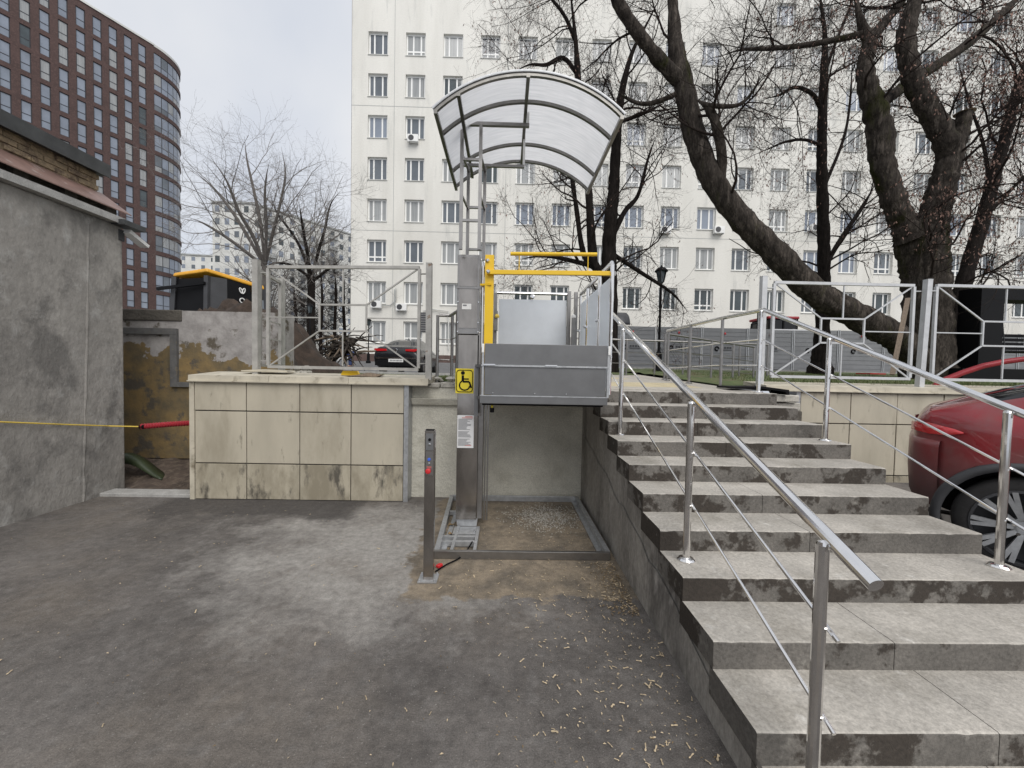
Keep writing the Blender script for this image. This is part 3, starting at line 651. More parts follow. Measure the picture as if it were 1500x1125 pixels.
for x in (PX0 - .015, PX1 - .012): MB().box(x, x + .022, PY0 - .006, PY0 + .03, 1.53, 2.03).build('edge_post', 'galv', lf)
for x in (PX0 - .018, PX1 - .008): MB().box(x, x + .024, PY0 - .014, PY0 - .006, 1.96, 2.05).build('edge_cover', 'white', lf, bevel=.006)
for x in (PX0 + .1, .3, .62): MB().lathe([(.007, 0), (.005, -.006)], (x, PY0 - .0, 1.56), 'y', 8).build('rivet', 'galv', lf)
for x in (PX0, .4): MB().box(x, x + .12, PY0 - .02, PY0 - .012, 1.838, 1.85).build('hinge', 'chrome', lf)
MB().lathe([(.012, 0), (.012, -.03)], (-.13, 4.05, 1.43), 'z', 10).build('plug_neck', 'sign_yellow', lf)
MB().lathe([(.022, -.03), (.022, -.075), (.012, -.08)], (-.13, 4.05, 1.43), 'z', 12).build('plug', 'black', lf)
# side screen of frosted panels
sc_ = [3.98, 4.51, 5.16, 5.66]
MB().tube([(1.062, 3.98, 2.5), (1.062, 3.98, 2.87), (1.062, 4.0, 2.9), (1.062, 5.66, 2.9)], .021, 12).build('screen_rail', 'steel', lf)
for i, y in enumerate(sc_):
    MB().tube([(1.062, y, 1.56), (1.062, y, 2.88 if i else 2.5)], .019, 12).build('screen_post', 'steel', lf)
    if i < 3:
        y1 = sc_[i + 1]; MB().box(1.058, 1.066, y + .05, y1 - .05, 1.62, 2.76).build('frosted_panel', 'frosted', lf)
        MB().lathe([(.02, -.03), (.02, .0), (.012, .004)], (1.045, y1 - .02, 2.38), 'x', 10).build('clamp', 'chrome', lf)
MB().tube([(-.25, 4.1, 1.52), (-.25, 4.1, 2.86), (-.25, 4.14, 2.9), (-.25, 5.3, 2.9), (-.25, 5.34, 2.86), (-.25, 5.34, 1.52)], .017, 10).build('side_rail', 'steel', lf)
# yellow safety barrier
MB().box(-.225, -.135, 4.03, 4.1, 1.5, 2.96).build('barrier_post', 'yellow', lf, bevel=.004)
MB().bar((-.2, 4.0, 2.775), (1.08, 4.0, 2.79), .035, .045).build('barrier_arm', 'yellow', lf, bevel=.004)
MB().bar((1.08, 4.0, 2.79), (1.1, 4.0, 2.79), .036, .04).build('arm_tip', 'steel_dull', lf)
MB().tube([(.03, 4.02, 2.97), (.91, 4.02, 2.985)], .019, 12).build('barrier_tube', 'yellow', lf)
for x in (.12, .82): MB().tube([(x, 4.01, 2.8), (x, 4.02, 2.965)], .005, 6).build('barrier_rod', 'yellow', lf)
for x, z in ((-.2, 2.9), (-.19, 2.775)): MB().lathe([(.02, 0), (.02, -.012), (.01, -.024)], (x, 4.03 if z > 2.8 else 3.978, z), 'y', 10).build('pivot_bolt', 'chrome', lf)
MB().bar((-.27, 4.06, 2.66), (-.16, 4.02, 2.66), .02, .02).build('barrier_lug', 'yellow', lf)

# upper gate on the landing edge
gt = thing('landing_gate', 'light grey sheet metal gate at the back of the lift platform', 'gate', (.4, 5.72, 1.6))
MB().box(-.11, .87, 5.7, 5.72, 1.62, 2.82).build('gate_sheet', 'panel_light', gt)
MB().tube([(-.14, 5.71, 2.91), (.9, 5.71, 2.91)], .022, 10).build('top_rail', 'steel', gt)
MB().lathe([(.035, 0), (.035, -.02), (.02, -.026)], (.37, 5.7, 2.86), 'y', 14).build('latch', 'chrome', gt)
for x, zt in ((-.16, 2.9), (.9, 2.95), (1.0, 2.94)): MB().box(x - .025, x + .025, 5.66, 5.72, 1.58, zt).build('gate_post', 'steel_dull', gt, bevel=.004)
MB().box(.92, .975, 5.5, 5.56, 1.6, 2.55).build('lock_case', 'steel_dull', gt, bevel=.006)
MB().lathe([(.035, 0), (.03, .03), (.01, .045)], (.947, 5.53, 2.55), 'z', 12).build('lock_cap', 'white', gt)
MB().box(-.17, -.12, 5.5, 5.6, 2.35, 2.62).build('call_box', 'steel_dull', gt)
MB().lathe([(.03, 0), (.035, .02), (.02, .05)], (-.13, 5.48, 2.52), 'z', 10).build('beacon', 'cable_yellow', gt)
for z in (1.75, 2.0): MB().box(.87, .9, 5.64, 5.66, z, z + .08).build('hinge', 'black', gt)

# canopy on its mast
cp = thing('lift_canopy', 'arched translucent canopy with steel ribs on a mast above the lift', 'canopy', (.17, 4.3, 3.03))
RC = 1.22; CX, CZ = .17, 4.44 - 1.22; aE = math.asin(.855 / RC)
ribs = [3.58, 3.93, 4.65, 5.02]
for i, y in enumerate(ribs):
    p = arc((CX, y, CZ), RC - .02, math.pi / 2 + aE, math.pi / 2 - aE, 26)
    r_b = MB()
    for a, b in zip(p[:-1], p[1:]): r_b.bar(a, b, .03, .03, up=(0, 1, 0))
    r_b.build('rib', 'rib_metal', cp)
    if i in (0, 3):
        p2 = arc((CX, y - (.02 if i == 0 else -.02), CZ), RC + .004, math.pi / 2 + aE, math.pi / 2 - aE, 26); e_b = MB()
        for a, b in zip(p2[:-1], p2[1:]): e_b.bar(a, b, .02, .008, up=(0, 1, 0))
        e_b.build('edge_strip', 'galv', cp)
for t in (aE, .56, .012, -aE):
    x = CX - math.sin(t) * (RC - .035); z = CZ + math.cos(t) * (RC - .035); MB().bar((x, 3.56, z), (x, 5.05, z), .032, .035).build('purlin', 'rib_metal', cp)
for t0, t1 in ((aE, .56), (.56, .012), (.012, -aE)):
    v = []
    for k in range(13):
        t = t0 + (t1 - t0) * k / 12
        for y in (3.55, 5.05):
            for rr2 in (RC - .003, RC + .003): v.append((CX - math.sin(t) * rr2, y, CZ + math.cos(t) * rr2))
    f = []
    for k in range(12):
        o = 4 * k; f += [(o, o + 2, o + 6, o + 4), (o + 1, o + 5, o + 7, o + 3)]
    MB().add(v, f).build('roof_sheet', 'polycarbonate', cp, smooth=True)
for x, y, zt in ((-.487, 4.12, 4.29), (-.295, 4.12, 4.29), (-.455, 4.5, 4.07), (-.27, 4.5, 4.07)): MB().box(x - .017, x + .017, y - .017, y + .017, 3.032, zt).build('mast_post', 'steel_dull', cp)
MB().bar((-.6, 4.12, 4.31), (.2, 4.12, 4.31), .035, .035).build('mast_arm', 'steel_dull', cp)
MB().bar((-.53, 4.5, 4.088), (.17, 4.5, 4.088), .03, .03).build('mast_arm', 'steel_dull', cp)
MB().bar((.185, 4.12, 4.33), (.185, 4.12, 4.47), .025, .025).build('strut', 'white', cp)
MB().bar((.165, 4.5, 4.105), (.165, 4.5, 4.46), .025, .025).build('strut', 'white', cp)
for z, y, x0, x1 in ((3.95, 4.12, -.47, -.31), (3.33, 4.12, -.47, -.31), (3.62, 4.5, -.44, -.285), (3.15, 4.5, -.44, -.285)): MB().bar((x0, y, z), (x1, y, z), .025, .025).build('rung', 'steel_dull', cp)
for z in (4.02, 3.6):
    for xa, xb in ((-.487, -.455), (-.295, -.27)): MB().bar((xa, 4.14, z), (xb, 4.48, z), .02, .02).build('rung', 'steel_dull', cp)

# control post
ct = thing('control_post', 'slim stainless call post with red stop button in front of the lift', 'control post', (-.615, 3.28, 0))
pb = MB().box(-.66, -.575, 3.26, 3.31, .012, 1.275).build('post', 'steel_dark', ct, bevel=.003)
MB().box(-.7, -.54, 3.22, 3.36, .004, .014).build('base_plate', 'galv', ct)
for x, y in ((-.685, 3.235), (-.555, 3.235), (-.685, 3.345), (-.555, 3.345)): MB().lathe([(.009, 0), (.009, .012), (.005, .02)], (x, y, .014), 'z', 6).build('bolt', 'galv', ct)
cpn = MB().box(-.648, -.587, 3.2555, 3.2595, 1.11, 1.25).build('key_panel', 'panel_grey', pb)
MB().box(-.648, -.587, 3.2555, 3.2595, .9, 1.1).build('button_panel', 'steel_dull', pb)
for (x, z, r, m, d) in ((-.617, 1.2, .012, 'black', .006), (-.617, 1.16, .01, 'chrome', .006), (-.62, 1.035, .013, 'blue', .008), (-.62, 1.0, .009, 'chrome', .007), (-.624, .94, .022, 'red', .026)):
    MB().lathe([(r * .7, 0), (r, -d * .5), (r, -d), (r * .5, -d * 1.15)], (x, 3.2553, z), 'y', 16).build('button', m, pb)
MB().box(-.64, -.6, 3.254, 3.2556, .967, .974).build('printed_text', 'print_red', pb)
MB().box(-.652, -.583, 3.256, 3.29, 1.276, 1.284).build('top_slot', 'black', pb)

# ---------------------------------------------------------------- grey low building
gb = thing('low_building', 'low building with grey cement wall, pink flashing and dark coping', 'building', (-7.5, 1.5, 0))
wv = MB(); wv.box(-9.5, -5.4, -6, 5.66, -.05, 3.7); wv.build('wall', 'render_grey', gb, bevel=.02)
MB().tube([(-5.408 + random.uniform(-.002, .002), 5.1 + random.uniform(-.008, .008) + .006 * k, .19 * k) for k in range(20)], [random.uniform(.013, .024) for k in range(20)], 8).build('corner_bead', 'render_grey', gb)
MB().box(-5.5, -5.3, -6, 5.6, 3.702, 3.79).build('ledge', 'kerb_stone', gb)
MB().box(-5.42, -5.22, 5.5, 5.82, 3.68, 3.75).build('ledge_end', 'coping', gb)
MB().box(-9, -5.72, -6, 5.6, 3.795, 4.14).build('parapet_core', 'concrete_dark', gb)
for k in range(8):
    y1 = 5.69 - k * 1.4; y0 = y1 - 1.395
    MB().prism([(-5.3, 3.86), (-5.3, 3.875), (-5.7, 4.165), (-5.72, 4.165), (-5.72, 4.15)], 'y', y0, y1).build('flashing', 'flashing', gb)
MB().box(-9, -5.51, -6, 5.6, 3.7915, 3.95).build('eave_core', 'concrete_dark', gb)
for k in range(20):
    y1 = 5.6 - k * .5; MB().box(-5.5, -5.42, y1 - .14, y1, 3.792, 3.94).build('bracket_block', 'concrete_dark', gb)
for r_ in range(3):
    for k in range(12):
        y1 = 5.62 - k * .262 - (.13 if r_ % 2 else 0); y0 = y1 - .25
        d = random.uniform(-.012, .012); MB().box(-5.85, -5.675 + d, y0, y1, 4.17 + r_ * .072, 4.17 + r_ * .072 + .063).build('brick', 'brick_old', gb, bevel=.006)
MB().box(-9, -5.69, -6, 5.6, 4.145, 4.4).build('mortar_core', 'brick_old', gb)
for k in range(5):
    y1 = 5.68 - k * 1.8; MB().prism([(-5.58, 4.37), (-5.565, 4.37), (-5.565, 4.545), (-5.62, 4.57), (-9, 4.6), (-9, 4.4), (-5.58, 4.4)], 'y', y1 - 1.795, y1).build('coping', 'coping', gb)
cm = thing('wall_lamp', 'small white box lamp under the eave corner of the grey building', 'lamp', (-5.36, 5.7, 3.55))
MB().prism([(5.66, 3.62), (5.95, 3.5), (5.97, 3.54), (5.68, 3.67)], 'x', -5.42, -5.3).build('housing', 'white', cm)
MB().box(-5.45, -5.39, 5.6, 5.68, 3.5, 3.65).build('mount', 'dark_grey', cm)

# ---------------------------------------------------------------- old peeling wall
ow = thing('old_wall', 'old wall with peeling white and ochre paint in the gap beside the grey building', 'wall', (-5, 6.8, 0))
MB().box(-6.6, -3.72, 6.62, 6.98, .22, 2.5).build('wall', 'peeling_paint', ow)
MB().box(-6.6, -5.37, 6.6, 6.98, 2.502, 2.69).build('top_beam', 'concrete_dark', ow, bevel=.02)
MB().box(-5.365, -3.72, 6.62, 6.98, 2.5005, 2.68).build('top_beam', 'peeling_paint', ow)
for k, (a, b) in enumerate(((-6.6, -5.9), (-5.89, -5.2), (-5.19, -4.5), (-4.49, -3.75))):
    for r_ in range(3): MB().box(a + .03 * r_, b, 6.66 + random.uniform(0, .03), 6.95, r_ * .075 - .02, r_ * .075 + .045).build('brick', 'concrete_dark', ow, bevel=.008)
MB().box(-6.3, -5.42, 6.57, 6.617, 2.28, 2.38).build('frame_head', 'frame_grey', ow)
MB().box(-5.53, -5.42, 6.572, 6.618, 1.42, 2.278).build('frame_jamb', 'frame_grey', ow)
MB().box(-5.418, -5.1, 6.574, 6.616, 1.42, 1.5).build('frame_sill', 'frame_grey', ow)
struct(grid('dirt_strip', np.linspace(-6.6, -4.1, 26), np.linspace(5.5, 6.7, 14), lambda X, Y: .01 + .2 * ss(5.5, 6.6, Y) + .02 * np.sin(9 * X + 5 * Y), 'dirt', .012))
struct(MB().box(-5.75, -4.14, 5.3, 5.52, -.02, .045).build('kerb', 'kerb_stone', bevel=.01))
hs = thing('cable_conduit', 'short red corrugated conduit sticking out beside the tiled wall', 'conduit', (-4.5, 5.5, 1))
def hose(pts, r, pitch):
    P = [Vector(p) for p in pts]; s = [0]
    for a, b in zip(P[:-1], P[1:]): s.append(s[-1] + (b - a).length)
    n = int(s[-1] / pitch * 2); pp, rr3 = [], []
    for i in range(n + 1):
        u = s[-1] * i / n; pp.append([np.interp(u, s, [q[k] for q in P]) for k in range(3)]); rr3.append(r * (1 if i % 2 else .8))
    return MB().tube(pp, rr3, 12)
pA = py(206, 625, 5.45); pB = py(290, 619, 5.75)
hose([pA, (pA + pB) / 2 + np.array([0, 0, .005]), pB, pB + np.array([.5, .5, -.05])], .042, .03).build('corrugated_tube', 'hose_red', hs)
MB().lathe([(.03, 0), (.03, .06)], (pA[0] - .004, pA[1], pA[2]), 'x', 12).build('tube_mouth', 'black', hs)
cy_ = MB().tube([pxX(-60, 616, -5.37), pxX(0, 618, -5.37), pxX(100, 622, -5.37), pxX(160, 624, -5.36), pA], .008, 8).build('yellow_cable', 'cable_yellow'); tag(cy_, 'thin yellow cable stretched across the grey wall into the red conduit', 'cable')
gp = MB()
v = []
for i in range(13):
    u = i / 12; x = -5.9 + .82 * u; z = .42 - .28 * u ** 1.3 + .05 * math.sin(u * 5)
    v += [(x, 6.0 - .1 * u, z), (x + .03, 5.95 - .1 * u, z - .16 * (1 - u) - .01), (x, 6.15 - .1 * u, z - .02)]
gp.add(v, [(3 * i, 3 * i + 1, 3 * i + 4, 3 * i + 3) for i in range(12)] + [(3 * i, 3 * i + 3, 3 * i + 5, 3 * i + 2) for i in range(12)])
o = gp.build('plastic_scrap', 'green_plastic', smooth=True); o.modifiers.new('thick', 'SOLIDIFY').thickness = .012; tag(o, 'bent green plastic scrap lying in the dirt gap behind the grey wall', 'scrap')
o = MB().bar((-4.22, 5.62, .05), (-4.3, 5.75, .42), .02, .02).build('white_stick', 'white'); tag(o, 'thin white stick leaning on the side of the tiled wall', 'stick')
ps = MB().prism([(-.12, -.03), (.02, -.035), (.13, -.02), (.1, .03), (-.09, .03)], 'y', -.03, .03).build('plastic_scrap', 'yellow'); ps.location = py(513, 549, 5.5); ps.location.z = 1.715; tag(ps, 'yellow plastic scrap lying on the tiled wall cap', 'scrap')
ps = MB().prism([(-.2, -.012), (.22, -.02), (.3, .01), (.1, .035), (-.05, .0)], 'y', -.08, .05).build('torn_board', 'wood'); ps.location = py(530, 551, 5.42); ps.location.z = 1.69; tag(ps, 'torn brown board lying beside the yellow scrap on the wall cap', 'board')
ps = MB().prism([(-.3, -.01), (.32, -.012), (.3, .01), (0, .025), (-.3, .005)], 'y', -.15, .1).build('loose_slab', 'cap'); ps.location = py(395, 543, 5.6); ps.location.z = 1.72; tag(ps, 'loose beige slab lying on the wall cap under the fence corner', 'slab')

# ---------------------------------------------------------------- facades with real openings
def facade_mesh(us, vs, openset, depth):
    """us, vs edge lists; cells in openset are openings with reveals. returns verts (u,v,n) and faces"""
    V = [(u, v, 0) for v in vs for u in us]; nu = len(us); Fc = []
    for j in range(len(vs) - 1):
        for i in range(nu - 1):
            a = j * nu + i
            if (i, j) not in openset: Fc.append((a, a + 1, a + nu + 1, a + nu))
            else:
                o = len(V); q = [(us[i], vs[j]), (us[i + 1], vs[j]), (us[i + 1], vs[j + 1]), (us[i], vs[j + 1])]
                V += [(u, v, -depth) for u, v in q]; c = [a, a + 1, a + nu + 1, a + nu]
                Fc += [(c[k], c[(k + 1) % 4], o + (k + 1) % 4, o + k) for k in range(4)]
    return V, Fc

# white building
WY = 31.0; ppm = F_PX / WY
wb = thing('white_building', 'long white plastered block with rows of white-framed windows', 'building', (10, WY, 2))
wx0 = float(py(514, 300, WY)[0]); rowz = [float(py(555, y, WY)[2]) for y in (46, 107.5, 168.5, 230, 291, 351, 412, 470)]
colx = [float(py(555 - 1, 75, WY)[0]) + 2.862 * k - .0 for k in range(20)]
WW, WH = 1.5, 1.72
us = [wx0]
for x in colx: us += [x - WW / 2, x + WW / 2]
us.append(colx[-1] + 8)
vs = [1.9]; 
for z in rowz[::-1]: vs += [z - WH, z]
ztop = rowz[0] + 3.2; vs += [ztop - WH, ztop, ztop + 3]
op = set((2 * k + 1, 2 * j + 1) for k in range(20) for j in range(8)) | set((2 * k + 1, 17) for k in range(11, 20))
V, Fc = facade_mesh(us, vs, op, .28)
MB().add([(u, WY - n_, v) for u, v, n_ in V], Fc).build('wall', 'facade', wb)
MB().box(wx0, wx0 + .02, WY, WY + 14, 1.9, vs[-1]).build('wall', 'facade', wb)
MB().box(wx0 + .3, us[-1], WY + .6, WY + 14, 1.9, vs[-1] - .1).build('core', 'facade', wb)
MB().box(wx0 - .05, us[-1], WY - .06, WY - .002, 1.9, 2.95).build('plinth', 'plinth', wb)
for x in (float(py(576, 300, WY)[0]), float(py(740, 300, WY)[0])): MB().box(x, x + .03, WY - .008, WY - .003, 2.95, vs[-1]).build('joint', 'block_grey', wb)
for z in (rowz[1] - 2.45, rowz[4] - 2.45): MB().box(wx0, us[-1], WY - .0095, WY - .0085, z, z + .03).build('joint', 'block_grey', wb)
def win_mesh(w_, h, mull, trans=None, t=.07, mname='frame_white'):
    mb = MB(); 
    mb.box(-w_ / 2, w_ / 2, 0, .06, 0, t); mb.box(-w_ / 2, w_ / 2, 0, .06, h - t, h); mb.box(-w_ / 2, -w_ / 2 + t, .002, .058, t, h - t); mb.box(w_ / 2 - t, w_ / 2, .002, .058, t, h - t)
    for u in mull: mb.box(-w_ / 2 + u * w_ - t / 2, -w_ / 2 + u * w_ + t / 2, .002, .058, t, h - t)
    if trans: 
        for v_ in trans: mb.box(-w_ / 2 + t, w_ / 2 - t, .004, .056, v_ * h - t / 2, v_ * h + t / 2)
    return mb
protoA = win_mesh(WW, WH, (.28, .7), t=.11).build('window', 'frame_white', wb, local=True)
protoB = win_mesh(WW, WH, (.36, .75), (.25,), t=.11).build('window', 'frame_white', wb, local=True)
sill = MB().box(-WW / 2 - .03, WW / 2 + .03, -.26, .0, -.05, -.01).build('sill', 'block_white', wb, local=True)
panes = {}
for mname in ('pane', 'pane_curtain', 'pane_dark', 'pane_sky'):
    panes[mname] = MB().box(-WW / 2 + .02, WW / 2 - .02, .03, .04, .02, WH - .02).build('pane', mname, wb, local=True)
base = wb.location
for k in range(20):
    for j in range(9):
        if j == 8 and k < 11: continue
        z = (rowz[j] if j < 8 else ztop) - WH
        p = protoA if random.random() < .7 else protoB
        o = clone(p, wb, (colx[k] - base.x, WY + .2 - base.y, z - base.z))
        low = j >= 6 and k > 4
        pm = random.choices(['pane', 'pane_curtain', 'pane_dark', 'pane_sky'], [.2, .15, .6, .05] if low else [.3, .4, .1, .2])[0]
        clone(panes[pm], o, (0, 0, 0)); clone(sill, o, (0, -.0, 0))
for o in [protoA, protoB, sill] + list(panes.values()): bpy.data.objects.remove(o)
# air conditioners, vent, awning, pipes
acp = None
for k, (x, y, lab) in enumerate(((605, 203, 'white air conditioner under a window near the top left corner of the white building'), (551, 446, 'white air conditioner with dark round fan above the black sedan'), (588, 450, 'white air conditioner beside the drainpipe above the black sedan'), (975, 337, 'air conditioner under a third floor window behind the leaning trunk'), (1053, 337, 'air conditioner below a window right of the leaning trunk'), (1195, 334, 'air conditioner on the white facade beside the straight trunk'))):
    p = py(x, y, WY - .25)
    t = thing('air_conditioner', lab, 'air conditioner', tuple(p), 'air conditioners on the white building')
    if acp is None:
        acp = t
        MB().box(p[0] - .4, p[0] + .4, p[1] - .15, p[1] + .15, p[2] - .27, p[2] + .27).build('case', 'white', t, bevel=.02)
        MB().lathe([(.21, 0), (.21, -.012), (.08, -.014)], (p[0] - .12, p[1] - .152, p[2]), 'y', 20).build('fan_grille', 'dark_grey', t)
        for dx in (-.3, .3): MB().box(p[0] + dx, p[0] + dx + .04, p[1] - .15, p[1] + .25, p[2] - .33, p[2] - .272).build('bracket', 'galv', t)
    else:
        for ch in list(acp.children): clone(ch, t)
p = py(620, 472, WY); t = thing('wall_vent', 'dark louvred vent on the white building behind the black sedan', 'vent', (p[0], WY - .1, p[2]))
MB().box(p[0] - .25, p[0] + .25, WY - .08, WY - .012, p[2] - .75, p[2] + .75).build('frame', 'dark_grey', t)
for k in range(8): MB().box(p[0] - .22, p[0] + .22, WY - .1, WY - .082, p[2] - .7 + k * .18, p[2] - .6 + k * .18).build('slat', 'steel_dull', t)
o = MB().tube([py(620, 455, WY - .15), py(634, 453, WY - .15), py(657, 456, WY - .15), py(657, 512, WY - .15)], .05, 8).build('wall_pipe', 'block_white'); tag(o, 'pale service pipe bent along the white building beside the vent', 'pipe')
for pts_ in (((580, 422), (580, 440), (572, 447), (556, 448)), ((578, 424), (578, 448), (584, 452))):
    o = MB().tube([py(x, y, WY - .12) for x, y in pts_], .035, 6).build('cooling_pipe', 'block_grey'); tag(o, 'thin cooling pipe hanging to an air conditioner above the black sedan', 'pipe', 'cooling pipes above the sedan')
t = thing('entrance_canopy', 'small dark curved awning over the building entrance right of the lift', 'awning', (float(py(905, 470, 29)[0]), 29.5, 4.5))
pa = py(893, 476, 29.5); pb_ = py(921, 476, 29.5)
v = []
for k in range(9):
    a = math.pi / 2 * k / 8; yy_ = 31 - 1.8 * math.sin(a); zz = pa[2] + .0 + 1.1 * math.cos(a); v += [(pa[0], yy_, zz), (pb_[0], yy_, zz)]
o = MB().add(v, [(2 * k, 2 * k + 1, 2 * k + 3, 2 * k + 2) for k in range(8)]).build('awning_sheet', 'dark_grey', t, smooth=True); o.modifiers.new('t', 'SOLIDIFY').thickness = .05
MB().box(pa[0] + .1, pb_[0] - .1, 30.4, 30.99, 2.2, pa[2]).build('porch', 'block_white', t)
MB().box(pa[0] + .35, pb_[0] - .35, 30.36, 30.395, 2.3, pa[2] - .3).build('door', 'dark_grey', t)

# red-brick tower with rounded corner
rbt = thing('brick_tower', 'tall dark red brick apartment tower with rounded glazed corner', 'building', (-58, 52, 2))
E0 = np.array([-52.6, 60.2]); dirv = np.array([3.5, 7.2]); dirv = dirv / np.linalg.norm(dirv); nrm = np.array([dirv[1], -dirv[0]])
FL = 2.95; NF = 18; zr = float(HH + (532 - 80) / F_PX * 60.0); z0r = zr - NF * FL - 1.0
bay = 1.57; ncol = 16
us = [-.55 - ncol * bay]; 
for k in range(ncol)[::-1]: c0 = -.55 - (k + .5) * bay; us += [c0 - .44, c0 + .44]
us.append(0)
vs = [z0r]
for j in range(NF): vs += [z0r + j * FL + .42, z0r + j * FL + 2.82]
vs.append(zr)
op = set((2 * k + 1, 2 * j + 1) for k in range(ncol) for j in range(NF))
V, Fc = facade_mesh(us, vs, op, .22)
to = lambda u, v, n_: (E0[0] + dirv[0] * u + nrm[0] * n_, E0[1] + dirv[1] * u + nrm[1] * n_, v)
MB().add([to(*q) for q in V], Fc).build('wall', 'brick_red', rbt)
ang_t = math.atan2(dirv[1], dirv[0])
pw_ = win_mesh(.88, 2.4, (), (.38,), t=.085).build('window', 'frame_dark', rbt, local=True)
pn = {m: MB().box(-.43, .43, .03, .04, .02, 2.38).build('pane', m, rbt, local=True) for m in ('pane_sky', 'pane_curtain', 'pane_dark')}
base = rbt.location
for k in range(ncol):
    for j in range(NF):
        u = (us[2 * k + 1] + us[2 * k + 2]) / 2; q = to(u, vs[2 * j + 1], -.1)
        if j < 5: continue
        o = clone(pw_, rbt, (q[0] - base.x, q[1] - base.y, q[2] - base.z)); o.rotation_euler.z = ang_t
        clone(pn[random.choices(['pane_sky', 'pane_curtain', 'pane_dark'], [.74, .22, .04])[0]], o, (0, 0, 0))
# rounded end: radius turning left
RR = 5.2; cen = E0 - nrm * RR; a_s = math.atan2(nrm[1], nrm[0]); a_e = a_s + R(130); NA = 26
def ringpt(a, r): return (cen[0] + r * math.cos(a), cen[1] + r * math.sin(a))
def ring(name, z0, z1, r, m, a0=a_s, a1=a_e, n=NA, th=.3):
    v = []
    for k in range(n + 1):
        a = a0 + (a1 - a0) * k / n
        for rr4 in (r, r - th):
            x, y = ringpt(a, rr4); v += [(x, y, z0), (x, y, z1)]
    f = []
    for k in range(n):
        o = 4 * k; f += [(o, o + 4, o + 5, o + 1), (o + 2, o + 3, o + 7, o + 6), (o + 1, o + 5, o + 7, o + 3), (o, o + 2, o + 6, o + 4)]
    f += [(0, 1, 3, 2), (4 * n, 4 * n + 2, 4 * n + 3, 4 * n + 1)]
    return MB().add(v, f).build(name, m, rbt)
for j in range(5, NF):
    zb = z0r + j * FL
    ring('floor_band', zb - .2, zb + .38, RR, 'brick_red')
    ribbon = ring('window_ribbon', zb + .382, zb + 2.748, RR - .12, 'frame_dark', th=.1)
    npane = 12
    for k in range(npane):
        a0 = a_s + (a_e - a_s) * (k + .06) / npane; a1 = a_s + (a_e - a_s) * (k + .94) / npane
        for s0, s1 in ((.44, 1.12), (1.22, 2.69)):
            o = ring('pane', zb + s0, zb + s1, RR - .1, random.choices(['pane_sky', 'pane_curtain', 'pane'], [.7, .15, .15])[0], a0, a1, 2, .015)
            o.parent = ribbon; 
ring('floor_band', z0r, z0r + 5 * FL - .22, RR, 'brick_red')
ring('floor_band', z0r + NF * FL - .2, zr - .342, RR, 'brick_red')
ring('roof_rim', zr - .34, zr + .0, RR + .04, 'block_white')
MB().add([to(us[0], zr - .25, .1), to(0, zr - .25, .1), to(0, zr + .02, .1), to(us[0], zr + .02, .1), to(us[0], zr - .25, -.5), to(0, zr - .25, -.5), to(0, zr + .02, -.5), to(us[0], zr + .02, -.5)], [(0, 1, 2, 3), (3, 2, 6, 7), (4, 0, 3, 7), (1, 5, 6, 2)]).build('roof_rim', 'block_white', rbt)
rf = MB(); v = [to(us[0], zr - .3, 0), to(0, zr - .3, 0)] + [(*ringpt(a_s + (a_e - a_s) * k / 12, RR - .2), zr - .3) for k in range(1, 13)] + [to(us[0], zr - .3, -2 * RR)]
rf.add(v, [tuple(range(len(v)))]).build('roof', 'dark_grey', rbt)
for o in [pw_] + list(pn.values()): bpy.data.objects.remove(o)

